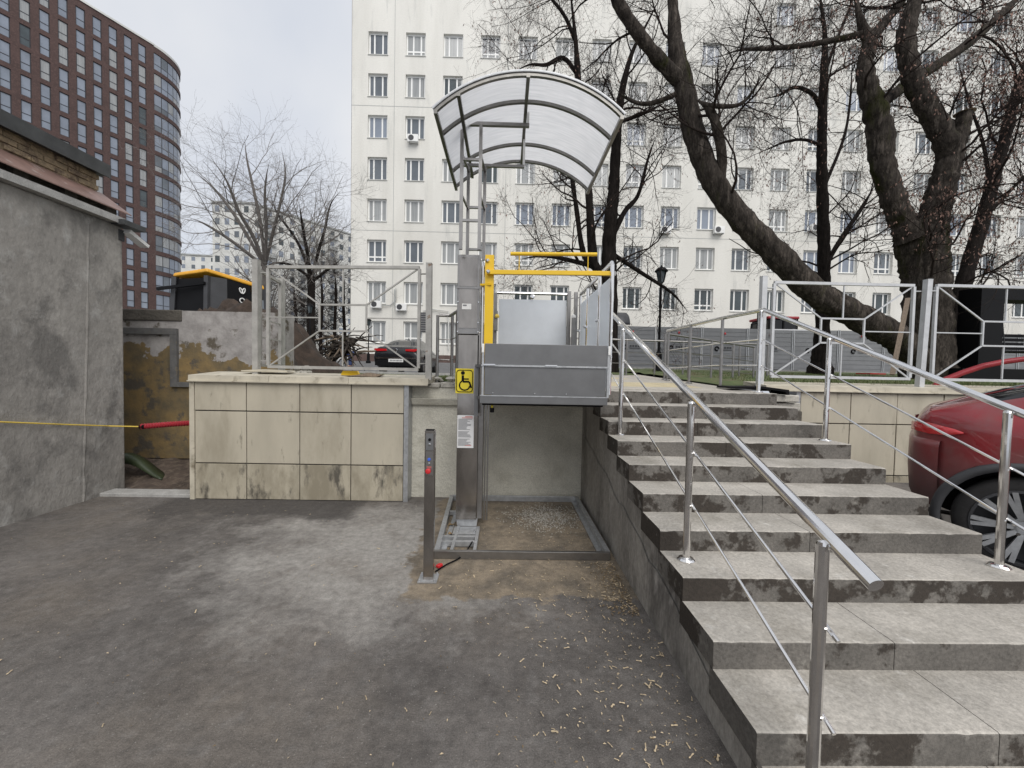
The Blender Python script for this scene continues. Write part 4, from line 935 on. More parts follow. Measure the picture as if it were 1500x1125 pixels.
# far apartment blocks
def far_block(label, corner, a1, L1, a2, L2, z0, z1, nf, bays1, bays2, balc=False):
    t = thing('apartment_block', label, 'building', (corner[0], corner[1], z0), 'far panel apartment blocks')
    for a, L, nb in ((a1, L1, bays1), (a2, L2, bays2)):
        d = np.array([math.cos(a), math.sin(a)]); nn = np.array([d[1], -d[0]])
        if nn[1] > 0: nn = -nn
        P = lambda u, n_, z: (corner[0] + d[0] * u + nn[0] * n_, corner[1] + d[1] * u + nn[1] * n_, z)
        MB().add([P(0, 0, z0), P(L, 0, z0), P(L, 0, z1), P(0, 0, z1), P(0, -12 if a == a1 else -1, z1), P(L, -12 if a == a1 else -1, z1)], [(0, 1, 2, 3), (3, 2, 5, 4)]).build('wall', 'block_white', t)
        fh = (z1 - z0) / nf; wd = L / nb
        wm = None
        for i in range(nb):
            for j in range(nf):
                u0 = (i + .5) * wd
                if balc and a == a2 and i % 3 == 1:
                    if True:
                        q = MB(); u_a, u_b = u0 - wd * .48, u0 + wd * .48; zb = z0 + j * fh + .1
                        q.add([P(u_a, .02, zb), P(u_b, .02, zb), P(u_b, .9, zb), P(u_a, .9, zb), P(u_a, .02, zb + 1.1), P(u_b, .02, zb + 1.1), P(u_b, .9, zb + 1.1), P(u_a, .9, zb + 1.1)], [(0, 1, 2, 3), (3, 2, 6, 7), (0, 3, 7, 4), (1, 5, 6, 2)]); q.build('balcony', 'block_grey', t)
                q = MB(); zb = z0 + j * fh + fh * .32; ww = min(.62, wd * .24)
                q.add([P(u0 - ww, .03, zb), P(u0 + ww, .03, zb), P(u0 + ww, .03, zb + fh * .5), P(u0 - ww, .03, zb + fh * .5), P(u0 - ww, -.05, zb), P(u0 + ww, -.05, zb), P(u0 + ww, -.05, zb + fh * .5), P(u0 - ww, -.05, zb + fh * .5)], [(0, 1, 2, 3), (0, 4, 5, 1), (3, 2, 6, 7), (0, 3, 7, 4), (1, 5, 6, 2)])
                q.build('window', random.choice(['pane_dark', 'pane', 'pane_sky', 'pane_sky']), t)
        MB().add([P(-.2, .3, z1), P(L + .2, .3, z1), P(L + .2, .3, z1 + .5), P(-.2, .3, z1 + .5), P(-.2, -.5, z1 + .5), P(L + .2, -.5, z1 + .5), P(-.2, -.5, z1), P(L + .2, -.5, z1)], [(0, 1, 2, 3), (3, 2, 5, 4), (6, 4, 5, 7), (0, 3, 4, 6), (1, 7, 5, 2)]).build('roof_edge', 'block_grey', t)
c0 = py(368, 300, 110)
far_block('white panel block with balconies behind the pale bare tree', (c0[0], c0[1]), R(180), 10.5, R(52), 55, 2, float(c0[2]) + .2, 13, 4, 18, True)
c0 = py(232, 372, 150)
far_block('pale low apartment block between the brick tower and the bare tree', (c0[0], c0[1]), R(8), 30, R(-70), .6, 2, float(py(270, 372, 150)[2]), 14, 9, 1)

# ---------------------------------------------------------------- trees
def catmull(P, per=5):
    P = np.array(P, float); Q = np.vstack([2 * P[0] - P[1], P, 2 * P[-1] - P[-2]]); out = []
    for i in range(len(P) - 1):
        p0, p1, p2, p3 = Q[i:i + 4]
        for k in range(per):
            t = k / per; out.append(.5 * ((2 * p1) + (-p0 + p2) * t + (2 * p0 - 5 * p1 + 4 * p2 - p3) * t * t + (-p0 + 3 * p1 - 3 * p2 + p3) * t ** 3))
    out.append(P[-1]); return np.array(out)
def tubes(PT, RD, n):
    """PT (B,k,3), RD (B,k) -> verts, quads, vectorised"""
    B, k, _ = PT.shape
    T = np.gradient(PT, axis=1); T /= np.linalg.norm(T, axis=2, keepdims=True) + 1e-9
    ref = np.tile(np.array([.37, .61, .7]), (B, 1))[:, None, :]
    U = np.cross(T, np.broadcast_to(ref, T.shape)); U /= np.linalg.norm(U, axis=2, keepdims=True) + 1e-9
    W = np.cross(T, U); a = 2 * np.pi * np.arange(n) / n
    V = PT[:, :, None, :] + RD[:, :, None, None] * (U[:, :, None, :] * np.cos(a)[None, None, :, None] + W[:, :, None, :] * np.sin(a)[None, None, :, None])
    idx = np.arange(B * k * n).reshape(B, k, n); i2 = np.roll(idx, -1, axis=2)
    Fq = np.stack([idx[:, :-1], i2[:, :-1], i2[:, 1:], idx[:, 1:]], -1).reshape(-1, 4)
    return V.reshape(-1, 3), Fq
def spawn(PT, RD, nchild, length, m, tmin=.25, spread=.9, up=.1, wob=.16, rscale=.5, rmin=.002, droop=0., rtip=.35):
    """children of every parent polyline"""
    B, k, _ = PT.shape; N = B * nchild
    par = np.repeat(np.arange(B), nchild); t = tmin + (1 - tmin) * rng.random(N); f = t * (k - 1); i = np.minimum(f.astype(int), k - 2); fr = (f - i)[:, None]
    p = PT[par, i] * (1 - fr) + PT[par, i + 1] * fr; tan = PT[par, i + 1] - PT[par, i]; tan /= np.linalg.norm(tan, axis=1, keepdims=True) + 1e-9
    r0 = (RD[par, i] * (1 - fr[:, 0]) + RD[par, i + 1] * fr[:, 0]) * rscale
    rd = rng.standard_normal((N, 3)); rd -= (rd * tan).sum(1, keepdims=True) * tan; rd /= np.linalg.norm(rd, axis=1, keepdims=True) + 1e-9
    d = tan * (1 - spread * .5) + rd * spread + np.array([0, 0, up]); d /= np.linalg.norm(d, axis=1, keepdims=True)
    L = length * (.55 + .75 * rng.random(N)) * (1.15 - .5 * t); step = (L / (m - 1))[:, None]
    pts = [p]; 
    bend = rng.standard_normal((N, 3)) * wob * .6
    for s in range(m - 1):
        pts.append(pts[-1] + d * step); d = d + bend * .5 + rng.standard_normal((N, 3)) * wob + np.array([0, 0, up * .4 - droop]); d /= np.linalg.norm(d, axis=1, keepdims=True)
    P = np.stack(pts, 1); r0 = np.maximum(r0, rmin); RR_ = r0[:, None] * np.linspace(1, rtip, m)[None, :]
    return P, np.maximum(RR_, rmin * .7)
def resample(P, r, k):
    s = np.concatenate([[0], np.cumsum(np.linalg.norm(np.diff(P, axis=0), axis=1))]); u = np.linspace(0, s[-1], k)
    return np.stack([np.interp(u, s, P[:, i]) for i in range(3)], 1), np.interp(u, s, r)
def make_tree(name, label, limbs, gens, barkm, twigm, seeds=0, blunt=(), stump=None, rough=.06, group=None, seedbox=None):
    """limbs: list of lists of (px, py, Y, width_px). gens: list of dicts for spawn"""
    first = limbs[0][0]; b = py(first[0], first[1], first[2])
    t = thing(name, label, 'tree', (b[0], b[1], b[2]), group)
    PTs, RDs = [], []
    for li, lim in enumerate(limbs):
        P = np.array([py(x, y, Y) for x, y, Y, w_ in lim]); r = np.array([w_ / 2 / F_PX * Y / math.sqrt(1 + ((x - 750) / F_PX) ** 2 * .9) for x, y, Y, w_ in lim])
        C = catmull(P, 10 if lim[0][3] > 22 else 6); rr5 = np.interp(np.linspace(0, len(r) - 1, len(C)), np.arange(len(r)), r)
        if li not in blunt and (li > 0 or lim[-1][1] < 0): rr5 = rr5 * np.clip((1.02 - np.linspace(0, 1, len(rr5))) / .3, .12, 1)
        n = 36 if rr5[0] > .12 else (12 if rr5[0] > .05 else 8)
        V, Fq = tubes(C[None], rr5[None], n)
        if rr5[0] > .08:      # knobbly bark ridges
            cen_ = np.repeat(C, n, 0); dv = V - cen_; kk = len(C); th = np.arange(n) * 2 * np.pi / n; tt = np.arange(kk)
            g_ = np.zeros((kk, n))
            for fq in (3, 5, 7, 9, 11, 13): g_ += rng.uniform(.25, .6) * np.sin(fq * th[None, :] + rng.uniform(0, 6.28) + rng.uniform(-.12, .12) * tt[:, None] + .8 * np.sin(tt[:, None] * rng.uniform(.15, .4)))
            g_ = -np.abs(g_) + .8
            lump = 1 + .05 * np.sin(tt * 1.1 + rng.uniform(0, 6)) + .03 * rng.standard_normal(kk)
            k_ = (lump[:, None] + rough * .62 * g_ + rough * .35 * rng.standard_normal((kk, n))).ravel(); V = cen_ + dv * k_[:, None]
        # close the end
        nm = 'trunk' if li == 0 else 'limb'
        o = np_mesh(nm, V, Fq, barkm, t, smooth=True)
        PP, r2 = resample(C, rr5, 12); PTs.append(PP); RDs.append(r2)
    use = [i for i in range(len(limbs))]
    PT = np.stack([PTs[i] for i in use]); RD = np.stack([RDs[i] for i in use])
    allV, allF, off = [], [], 0
    cur = (PT, np.minimum(RD, .09)); last = None
    for g in gens:
        g = dict(g); sides = g.pop('sides', 3)
        cur = spawn(cur[0], cur[1], **g)
        V, Fq = tubes(cur[0], cur[1], sides); allV.append(V); allF.append(Fq + off); off += len(V); last = cur
    crown = np_mesh('crown', np.concatenate(allV), np.concatenate(allF), twigm, t); crown['kind'] = 'stuff'
    if seeds:
        P = last[0]; 
        i = rng.integers(0, len(P), seeds); j = rng.integers(1, P.shape[1], seeds); c = P[i, j]
        if seedbox is not None:
            keep = (c[:, 2] > seedbox[0]) & (c[:, 0] / c[:, 1] > seedbox[1]); c = c[keep]
        n = len(c); a = rng.standard_normal((n, 3)) * .35 + np.array([0, 0, -1]); a /= np.linalg.norm(a, axis=1, keepdims=True); b_ = np.cross(a, rng.standard_normal((n, 3))); b_ /= np.linalg.norm(b_, axis=1, keepdims=True)
        s = (.025 + .03 * rng.random(n))[:, None]
        V = np.stack([c, c + a * s * .8 + b_ * s * .28, c + a * s * 1.6, c + a * s * .8 - b_ * s * .28], 1).reshape(-1, 3)
        so = np_mesh('seed_cluster', V, np.arange(4 * n).reshape(-1, 4), 'seed_brown', t); so['kind'] = 'stuff'
    return t
TW = [dict(nchild=9, length=2.3, m=8, tmin=.3, spread=.9, up=.06, wob=.16, rscale=.36, rmin=.007, sides=5),
      dict(nchild=7, length=1.2, m=7, tmin=.2, spread=.85, up=.04, wob=.17, rscale=.55, rmin=.004, sides=4),
      dict(nchild=6, length=.6, m=5, tmin=.15, spread=.8, up=.02, wob=.2, rscale=.6, rmin=.0023, sides=3)]
TW.append(dict(nchild=2, length=.3, m=4, tmin=.1, spread=.75, up=-.02, wob=.2, rscale=.7, rmin=.0017, sides=3))
def tw(a=1., l=1., n0=9, n1=7, n2=6, tmin=.3, rmin=1., droop=0.):
    g = [dict(x) for x in TW]; g[0]['nchild'] = n0; g[1]['nchild'] = n1; g[2]['nchild'] = n2; g[0]['tmin'] = tmin
    for x in g: x['length'] *= l; x['rmin'] *= rmin; x['droop'] = droop
    return g
# leaning trunk
Y = 9.0
make_tree('leaning_tree', 'mossy thick tree trunk leaning far over to the left behind the fence', [
    [(1345, 530, 9.0, 50), (1320, 500, 9, 50), (1290, 482, 9, 50), (1240, 455, 9, 46), (1190, 425, 9, 43), (1130, 365, 9, 39), (1085, 320, 9.1, 35), (1045, 265, 9.2, 33), (1018, 200, 9.3, 31), (1003, 130, 9.4, 28), (990, 70, 9.5, 27), (985, 0, 9.6, 24), (975, -90, 9.7, 20), (972, -200, 9.8, 12)],
    [(1056, 268, 9.1, 15), (1057, 225, 9.0, 15), (1048, 180, 8.9, 14), (1036, 157, 8.9, 12), (1020, 146, 9.1, 12)],
    [(1030, 153, 8.9, 8), (1060, 156, 8.7, 7), (1085, 152, 8.6, 6), (1105, 130, 8.5, 4), (1120, 95, 8.4, 2)],
    [(998, 120, 9.4, 22), (975, 98, 9.3, 20), (945, 62, 9.1, 18), (915, 20, 9.0, 17), (893, -20, 8.9, 15), (860, -90, 8.8, 10)],
    [(990, 138, 9.4, 8), (965, 148, 9.5, 7), (940, 152, 9.7, 6), (915, 142, 9.9, 4), (900, 128, 10, 2)]],
    tw(n0=7, n1=7, n2=6, tmin=.4), 'bark', 'twig')
make_tree('forked_tree', 'huge old forked tree trunk with a sawn-off stub behind the fence', [
    [(1360, 560, 9.3, 92), (1358, 500, 9.3, 80), (1358, 440, 9.3, 74), (1354, 390, 9.3, 76), (1348, 350, 9.3, 84), (1345, 325, 9.3, 70)],
    [(1335, 350, 9.2, 48), (1318, 315, 9.2, 40), (1303, 275, 9.2, 38), (1292, 235, 9.2, 38), (1290, 200, 9.2, 42), (1283, 165, 9.2, 38), (1272, 130, 9.2, 32), (1267, 95, 9.2, 26), (1274, 62, 9.2, 24), (1262, 35, 9.2, 20), (1254, 0, 9.2, 17), (1245, -60, 9.1, 14)],
    [(1360, 345, 9.2, 60), (1368, 315, 9.2, 50), (1378, 280, 9.2, 46), (1388, 245, 9.1, 44), (1398, 215, 9.1, 36), (1408, 190, 9.1, 28), (1413, 166, 9.1, 25)],
    [(1392, 232, 9.1, 40), (1382, 200, 9.0, 40), (1362, 165, 9.0, 36), (1343, 130, 9.0, 33), (1332, 95, 9.0, 31), (1327, 55, 9.0, 30), (1337, 10, 9.0, 27), (1348, -40, 9.0, 24), (1350, -120, 9.0, 18)],
    [(1288, 155, 9.3, 20), (1320, 130, 9.6, 19), (1370, 97, 9.9, 18), (1420, 62, 10.1, 18), (1480, 8, 10.3, 17), (1530, -50, 10.5, 14)],
    [(1272, 66, 9.2, 18), (1290, 40, 9.4, 17), (1318, 5, 9.6, 15), (1350, -50, 9.8, 11)],
    [(1262, 50, 9.2, 12), (1225, 58, 9.4, 10), (1180, 66, 9.6, 9), (1130, 71, 9.8, 7), (1085, 73, 10, 5), (1050, 85, 10.1, 3)]],
    tw(n0=7, n1=7, n2=6, tmin=.45), 'bark', 'twig', seeds=12000, seedbox=(4.2, .7), blunt=(2,))
make_tree('straight_tree', 'slender straight dark tree between the leaning trunk and the forked trunk', [
    [(1200, 556, 12, 46), (1203, 520, 12, 28), (1205, 470, 12, 22), (1207, 400, 12, 20), (1206, 330, 12, 18), (1204, 260, 12, 17), (1204, 190, 12, 15), (1207, 110, 12, 13), (1208, 50, 12, 10), (1200, -20, 12, 8), (1195, -120, 12, 4)],
    [(1203, 160, 12, 8), (1190, 138, 11.8, 7), (1165, 128, 11.6, 6), (1140, 140, 11.4, 4), (1115, 145, 11.2, 3)],
    [(1205, 215, 12, 6), (1180, 205, 11.7, 5), (1150, 208, 11.4, 4), (1110, 225, 11, 3)],
    [(1208, 390, 12, 9), (1235, 345, 12.3, 8), (1262, 305, 12.6, 7), (1285, 265, 13, 4)],
    [(1209, 270, 12, 6), (1235, 205, 12.4, 5), (1245, 150, 12.8, 4), (1250, 60, 13, 2)],
    [(1204, 120, 12, 6), (1225, 60, 12.2, 5), (1245, 10, 12.4, 4), (1260, -50, 12.5, 2)]],
    tw(n0=12, n1=7, n2=6, tmin=.22, droop=.015, l=1.2), 'bark_dark', 'twig', seeds=7000, seedbox=(5., .6))
make_tree('slanting_tree', 'dark trunk slanting right behind the forked trunk', [
    [(1380, 556, 11, 42), (1392, 500, 11, 30), (1402, 450, 11, 27), (1420, 385, 11, 26), (1440, 320, 11, 24), (1456, 260, 11, 22), (1475, 190, 11, 20), (1490, 130, 11, 18), (1512, 60, 11, 14), (1535, -30, 11, 10)],
    [(1440, 320, 11, 9), (1470, 290, 11.3, 7), (1510, 250, 11.6, 5), (1560, 220, 12, 3)],
    [(1450, 270, 11, 8), (1440, 210, 11.4, 6), (1420, 150, 11.8, 5), (1400, 80, 12.2, 3)]],
    tw(n0=18, n1=8, n2=7, tmin=.2, l=1.2), 'bark_dark', 'twig', seeds=16000, seedbox=(4.4, .95))
make_tree('twin_stem_tree', 'dark bare tree with several upright stems behind the lift', [
    [(893, 560, 11, 26), (893, 480, 11, 23), (893, 420, 11, 22), (892, 385, 11, 22), (893, 340, 11, 19), (898, 290, 11, 17), (901, 240, 11, 15), (904, 190, 11, 13), (910, 140, 11, 11), (925, 80, 11, 9), (950, 30, 11, 8), (975, -20, 11, 6)],
    [(890, 405, 11, 12), (872, 390, 10.8, 13), (867, 360, 10.7, 13), (864, 310, 10.6, 11), (862, 270, 10.6, 10), (858, 200, 10.5, 9), (848, 130, 10.4, 9), (844, 70, 10.4, 9), (838, 10, 10.3, 8), (830, -60, 10.2, 5)],
    [(885, 400, 11, 9), (862, 385, 11.3, 8), (852, 360, 11.4, 8), (845, 310, 11.5, 7), (838, 260, 11.6, 7), (830, 180, 11.8, 5), (820, 100, 12, 3)],
    [(895, 350, 11, 9), (915, 310, 11.2, 8), (935, 285, 11.4, 6), (950, 230, 11.6, 4), (965, 190, 11.8, 2)],
    [(905, 180, 11, 6), (945, 165, 11.3, 5), (975, 150, 11.6, 3)],
    [(847, 110, 10.4, 6), (825, 85, 10.3, 6), (800, 95, 10.2, 5), (775, 95, 10.1, 3), (745, 110, 10, 2)],
    [(843, 60, 10.4, 6), (825, 20, 10.3, 5), (795, -15, 10.2, 4)],
    [(888, 395, 11, 8), (850, 385, 11.2, 7), (800, 375, 11.4, 5), (760, 380, 11.6, 3)],
    [(894, 370, 11, 7), (940, 400, 11.2, 6), (985, 430, 11.4, 4), (1010, 460, 11.6, 2)]],
    tw(n0=9, n1=8, n2=6, tmin=.12, l=.9), 'bark_dark', 'twig', seeds=2500)
LT = tw(n0=8, n1=7, n2=5, tmin=.12, rmin=1.0, l=1.3)[:3]; LT[0]['up'] = .12; LT[1]['up'] = .1
make_tree('pale_bare_tree', 'pale bare tree fanning out many thin stems behind the yellow machine', [
    [(388, 545, 17, 14), (388, 480, 17, 11), (388, 430, 17, 10), (388, 390, 17, 9)],
    [(388, 392, 17, 4.5), (368, 375, 16.6, 5.5), (335, 350, 16.2, 5), (300, 328, 16, 3.5), (275, 318, 15.8, 2)],
    [(387, 390, 17, 4), (365, 350, 17.4, 5.5), (340, 310, 17.8, 5), (312, 275, 18, 3.5), (278, 245, 18.3, 2)],
    [(388, 388, 17, 4), (370, 345, 16.5, 6), (350, 310, 16, 5), (332, 265, 15.6, 3.5), (305, 225, 15.2, 2)],
    [(388, 388, 17, 4), (382, 330, 17.4, 5.5), (372, 280, 17.8, 4.5), (362, 235, 18, 3), (358, 200, 18.2, 2)],
    [(389, 388, 17, 4), (390, 330, 16.5, 5), (388, 290, 16.2, 4), (390, 260, 16, 2.5), (395, 235, 15.8, 1.5)],
    [(389, 388, 17, 4), (400, 340, 17, 5), (410, 300, 17, 4), (418, 255, 17, 3), (412, 215, 17, 2)]],
    LT, 'bark_pale', 'twig_grey')
make_tree('pale_bare_tree', 'bare tree with dark short trunk and spreading thin stems left of the white building', [
    [(457, 545, 18, 15), (456, 480, 18, 12), (456, 440, 18, 11), (456, 405, 18, 11)],
    [(455, 410, 18, 4), (445, 375, 18.3, 5), (430, 345, 18.6, 4), (405, 310, 19, 3), (395, 280, 19, 2)],
    [(456, 405, 18, 4), (450, 370, 17.6, 5), (443, 330, 17.3, 4), (438, 295, 17, 2.5)],
    [(457, 405, 18, 4), (466, 370, 18, 5), (476, 335, 18, 4), (484, 300, 18, 2.5), (498, 280, 18, 1.5)],
    [(456, 408, 18, 5), (430, 390, 17.6, 4), (405, 385, 17.2, 3), (380, 395, 17, 2)],
    [(458, 412, 18, 5), (480, 395, 18.4, 4), (500, 380, 18.8, 2.5)]],
    LT, 'bark_dark', 'twig_grey')
TH = tw(n0=12, n1=8, n2=7, tmin=.1, rmin=3.2, l=1.7)
make_tree('thicket_tree', 'tangled brownish thicket of bare saplings beyond the soil heap', [
    [(470, 535, 34, 6), (470, 490, 34, 5), (472, 440, 34, 4), (470, 400, 34, 2)], [(490, 535, 35, 6), (490, 490, 35, 5), (492, 430, 35, 4), (490, 390, 35, 2)],
    [(505, 535, 36, 6), (505, 490, 36, 5), (503, 440, 36, 4), (506, 400, 36, 2)], [(435, 535, 36, 6), (435, 490, 36, 5), (432, 440, 36, 4), (430, 410, 36, 2)], [(415, 535, 37, 6), (415, 490, 37, 5), (416, 450, 37, 4), (418, 420, 37, 2)]],
    TH, 'bark_dark', 'twig')

# sawn-off faces on the forked tree
o = MB().lathe([(.19, 0), (.17, .006)], tuple(py(1413, 165.5, 9.1)), 'z', 14).build('sawn_face', 'cut_wood', bpy.data.objects['forked_tree'])

# ---------------------------------------------------------------- vehicles
def fix_normals(o):
    import bmesh
    b = bmesh.new(); b.from_mesh(o.data); bmesh.ops.remove_doubles(b, verts=b.verts, dist=1e-5); bmesh.ops.recalc_face_normals(b, faces=b.faces); b.to_mesh(o.data); b.free()
def car(name, label, L, tops, wts, ws, zb, belt, paint, loc, rz, wheels, wr, glass_x, rear_gx, front_gx, cladding=False, clear=.2):
    t = thing(name, label, 'car', loc, rz=rz)
    X = np.unique(np.concatenate([np.linspace(0, L, 45), [0.02, .05, .1, L - .05]]))
    I = lambda tab, x: float(np.interp(x, [a for a, b in tab], [b for a, b in tab]))
    def section(x):
        w_ = I(ws, x); zt = I(tops, x); wt = I(wts, x); b = min(I(belt, x), zt - .05); z0 = I(zb, x)
        return [(0, z0), (.8 * w_, z0), (.965 * w_, z0 + .08), (w_ * .995, z0 + .28), (w_, (z0 + b) / 2 + .1), (.985 * w_, b - .08), (.955 * w_, b), (wt, zt - .035), (wt * .86, zt - .006), (0, zt)]
    V, Fc, Mi = [], [], []
    S = [section(x) for x in X]; k = len(S[0])
    for s, x in zip(S, X):
        for (y, z) in s: V.append((x, -y, z))
        for (y, z) in s[1:-1][::-1]: V.append((x, y, z))
    n = 2 * k - 2
    for i in range(len(X) - 1):
        xm = (X[i] + X[i + 1]) / 2; zt = I(tops, xm); b = I(belt, xm)
        for j in range(n):
            jj = j if j < k - 1 else n - 1 - j
            g = 0
            if jj == 6 and glass_x[0] < xm < glass_x[1] and zt - b > .16: g = 1
            if jj >= 7 and (rear_gx[0] < xm < rear_gx[1] or front_gx[0] < xm < front_gx[1]): g = 1
            if cladding and jj <= 1: g = 2
            Fc.append((i * n + j, i * n + (j + 1) % n, (i + 1) * n + (j + 1) % n, (i + 1) * n + j)); Mi.append(g)
    Fc += [tuple(range(n))[::-1], tuple((len(X) - 1) * n + j for j in range(n))]; Mi += [0, 0]
    mb = MB(); mb.v = V; mb.f = [q[::-1] for q in Fc]; mb.m = Mi
    body = mb.build('body', [paint, 'car_glass', 'dark_grey', 'black'], t, smooth=True, local=True)
    fix_normals(body)
    body.modifiers.new('s', 'SUBSURF').levels = 1; body.modifiers['s'].render_levels = 1
    # wheel wells
    cut = MB()
    for (wx, side) in wheels:
        W = I(ws, wx); a, b = (-W - .3, -W + .26) if side < 0 else (W - .26, W + .3)
        cut.lathe([(wr * 1.17, a), (wr * 1.17, b)], (wx, 0, wr), 'y', 32)
    co = cut.build('cutter', 'black', None); fix_normals(co)
    dg = bpy.context.evaluated_depsgraph_get()
    bm_ = body.modifiers.new('b', 'BOOLEAN'); bm_.object = co; bm_.operation = 'DIFFERENCE'; bm_.solver = 'EXACT'; bm_.material_mode = 'TRANSFER'
    co.matrix_world = Matrix.Translation(loc) @ Matrix.Rotation(rz, 4, 'Z')
    bpy.context.view_layer.update(); dg = bpy.context.evaluated_depsgraph_get()
    nm = bpy.data.meshes.new_from_object(body.evaluated_get(dg)); body.modifiers.clear(); body.data = nm
    bpy.data.objects.remove(co)
    for (wx, side) in wheels:
        W = I(ws, wx); c = (wx, side * (W - .13), wr); s_ = side
        ty = MB().lathe([(wr * .7, -.1 * s_), (wr * .93, -.105 * s_), (wr, -.07 * s_), (wr, .07 * s_), (wr * .93, .105 * s_), (wr * .76, .1 * s_)], c, 'y', 40, cap=False).build('tyre', 'rubber', t, smooth=True, local=True)
        rm = MB(); rm.lathe([(wr * .76, .098 * s_), (wr * .76, .106 * s_), (wr * .71, .108 * s_), (wr * .7, .0 * s_), (wr * .4, -.03 * s_), (wr * .1, -.03 * s_)], c, 'y', 40, 1, cap=False)
        rm.lathe([(wr * .2, .02 * s_), (wr * .2, .075 * s_), (wr * .12, .085 * s_)], c, 'y', 20, 0)
        for q in range(10):
            a = 2 * math.pi * q / 10; da = .085
            for d2 in (-da, da):
                p0 = (c[0] + wr * .16 * math.cos(a), c[1] + .075 * s_, c[2] + wr * .16 * math.sin(a)); p1 = (c[0] + wr * .73 * math.cos(a + d2), c[1] + .095 * s_, c[2] + wr * .73 * math.sin(a + d2))
                rm.bar(p0, p1, .03, .032, up=(0, 1, 0), mi=0)
        for q in range(5):
            a = 2 * math.pi * (q + .25) / 5; rm.lathe([(.012, .07 * s_), (.012, .092 * s_)], (c[0] + .06 * math.cos(a), c[1], c[2] + .06 * math.sin(a)), 'y', 8, 2)
        rm.build('rim', ['steel_dull' if not cladding else 'galv', 'dark_grey', 'chrome'], t, local=True)
        if cladding:
            cl = MB(); pp = [(wx + wr * 1.2 * math.cos(a), side * (W + .002), wr + wr * 1.2 * math.sin(a)) for a in np.linspace(R(-32), R(212), 30)]
            for a, b in zip(pp[:-1], pp[1:]): cl.bar(a, b, .05, .065, up=(0, 0, 1) if abs(b[0] - a[0]) > abs(b[2] - a[2]) else (1, 0, 0))
            pp2 = []
            cl2 = MB(); v = []
            for a in np.linspace(R(-30), R(210), 30):
                for rr6, dy in ((1.16, .0), (1.17, .018), (1.3, .016), (1.33, -.03)): v.append((wx + wr * rr6 * math.cos(a), side * (W + dy), wr + wr * rr6 * math.sin(a)))
            cl2.add(v, [(4 * i + j, 4 * i + j + 1, 4 * i + j + 5, 4 * i + j + 4) for i in range(29) for j in range(3)]); cl2.build('wheel_arch', 'dark_grey', t, smooth=True, local=True)
    return t, section, I
# black sedan on the upper road, seen from the rear
SW = [(0, .84), (.12, .89), (.45, .91), (3.9, .91), (4.4, .84), (4.7, .62), (4.77, .5)]
sx, sy, sz = -3.0, 17.4, float(upper_z(-4.5, 19)) + .0
pl = py(580, 545, 15.2); szz = float(upper_z(float(pl[0]), 17.)) + .04
cs, sec, I_ = car('sedan_car', 'black sedan parked with its rear towards the left fence', 4.77,
    [(0, .78), (.06, 1.0), (.16, 1.05), (.6, 1.1), (1.25, 1.34), (1.75, 1.44), (2.3, 1.46), (2.9, 1.41), (3.6, 1.06), (4.3, .93), (4.66, .78), (4.77, .62)],
    [(0, .66), (.16, .78), (.6, .72), (1.25, .6), (1.8, .57), (2.6, .58), (3.0, .6), (3.6, .74), (4.3, .76), (4.77, .5)], SW,
    [(0, .34), (.2, .22), (4.5, .2), (4.77, .28)], [(0, .7), (.3, .97), (3.6, .92), (4.77, .55)], 'car_black', (float(pl[0]), 15.2, szz - .03), R(90), [(.95, 1), (.95, -1), (3.75, 1), (3.75, -1)], .33, (.75, 3.5), (.62, 1.6), (2.95, 3.58))
for s in (-1, 1):
    MB().prism([(s * .36, .87), (s * .7, .85), (s * .84, .9), (s * .82, .955), (s * .36, .94)], 'x', -.03, .06).build('tail_light', 'tail_red', cs, local=True)
    MB().prism([(s * .98, .98), (s * 1.12, 1.0), (s * 1.12, 1.12), (s * .98, 1.1)], 'x', 3.05, 3.2).build('mirror', 'car_black', cs, local=True, bevel=.03)
MB().box(-.02, .03, -.78, .78, .56, .62).build('bumper_trim', 'chrome', cs, local=True)
MB().box(-.045, -.01, -.28, .28, .44, .56).build('number_plate', 'white', cs, local=True)
tb = MB()
for k in range(9): tb.box(-.049, -.046, -.25 + k * .055, -.25 + k * .055 + .034, .47, .53)
tb.build('plate_text', 'print', cs, local=True)
MB().lathe([(.06, 0), (.05, -.012)], (-.022, .0, .9), 'x', 16).build('badge', 'chrome', cs, local=True)
MB().box(-.035, .02, -.8, .8, .3, .42).build('bumper', 'black', cs, local=True)
MB().prism([(1.9, 1.455), (2.12, 1.46), (1.95, 1.53)], 'y', -.01, .01).build('antenna', 'car_black', cs, local=True)

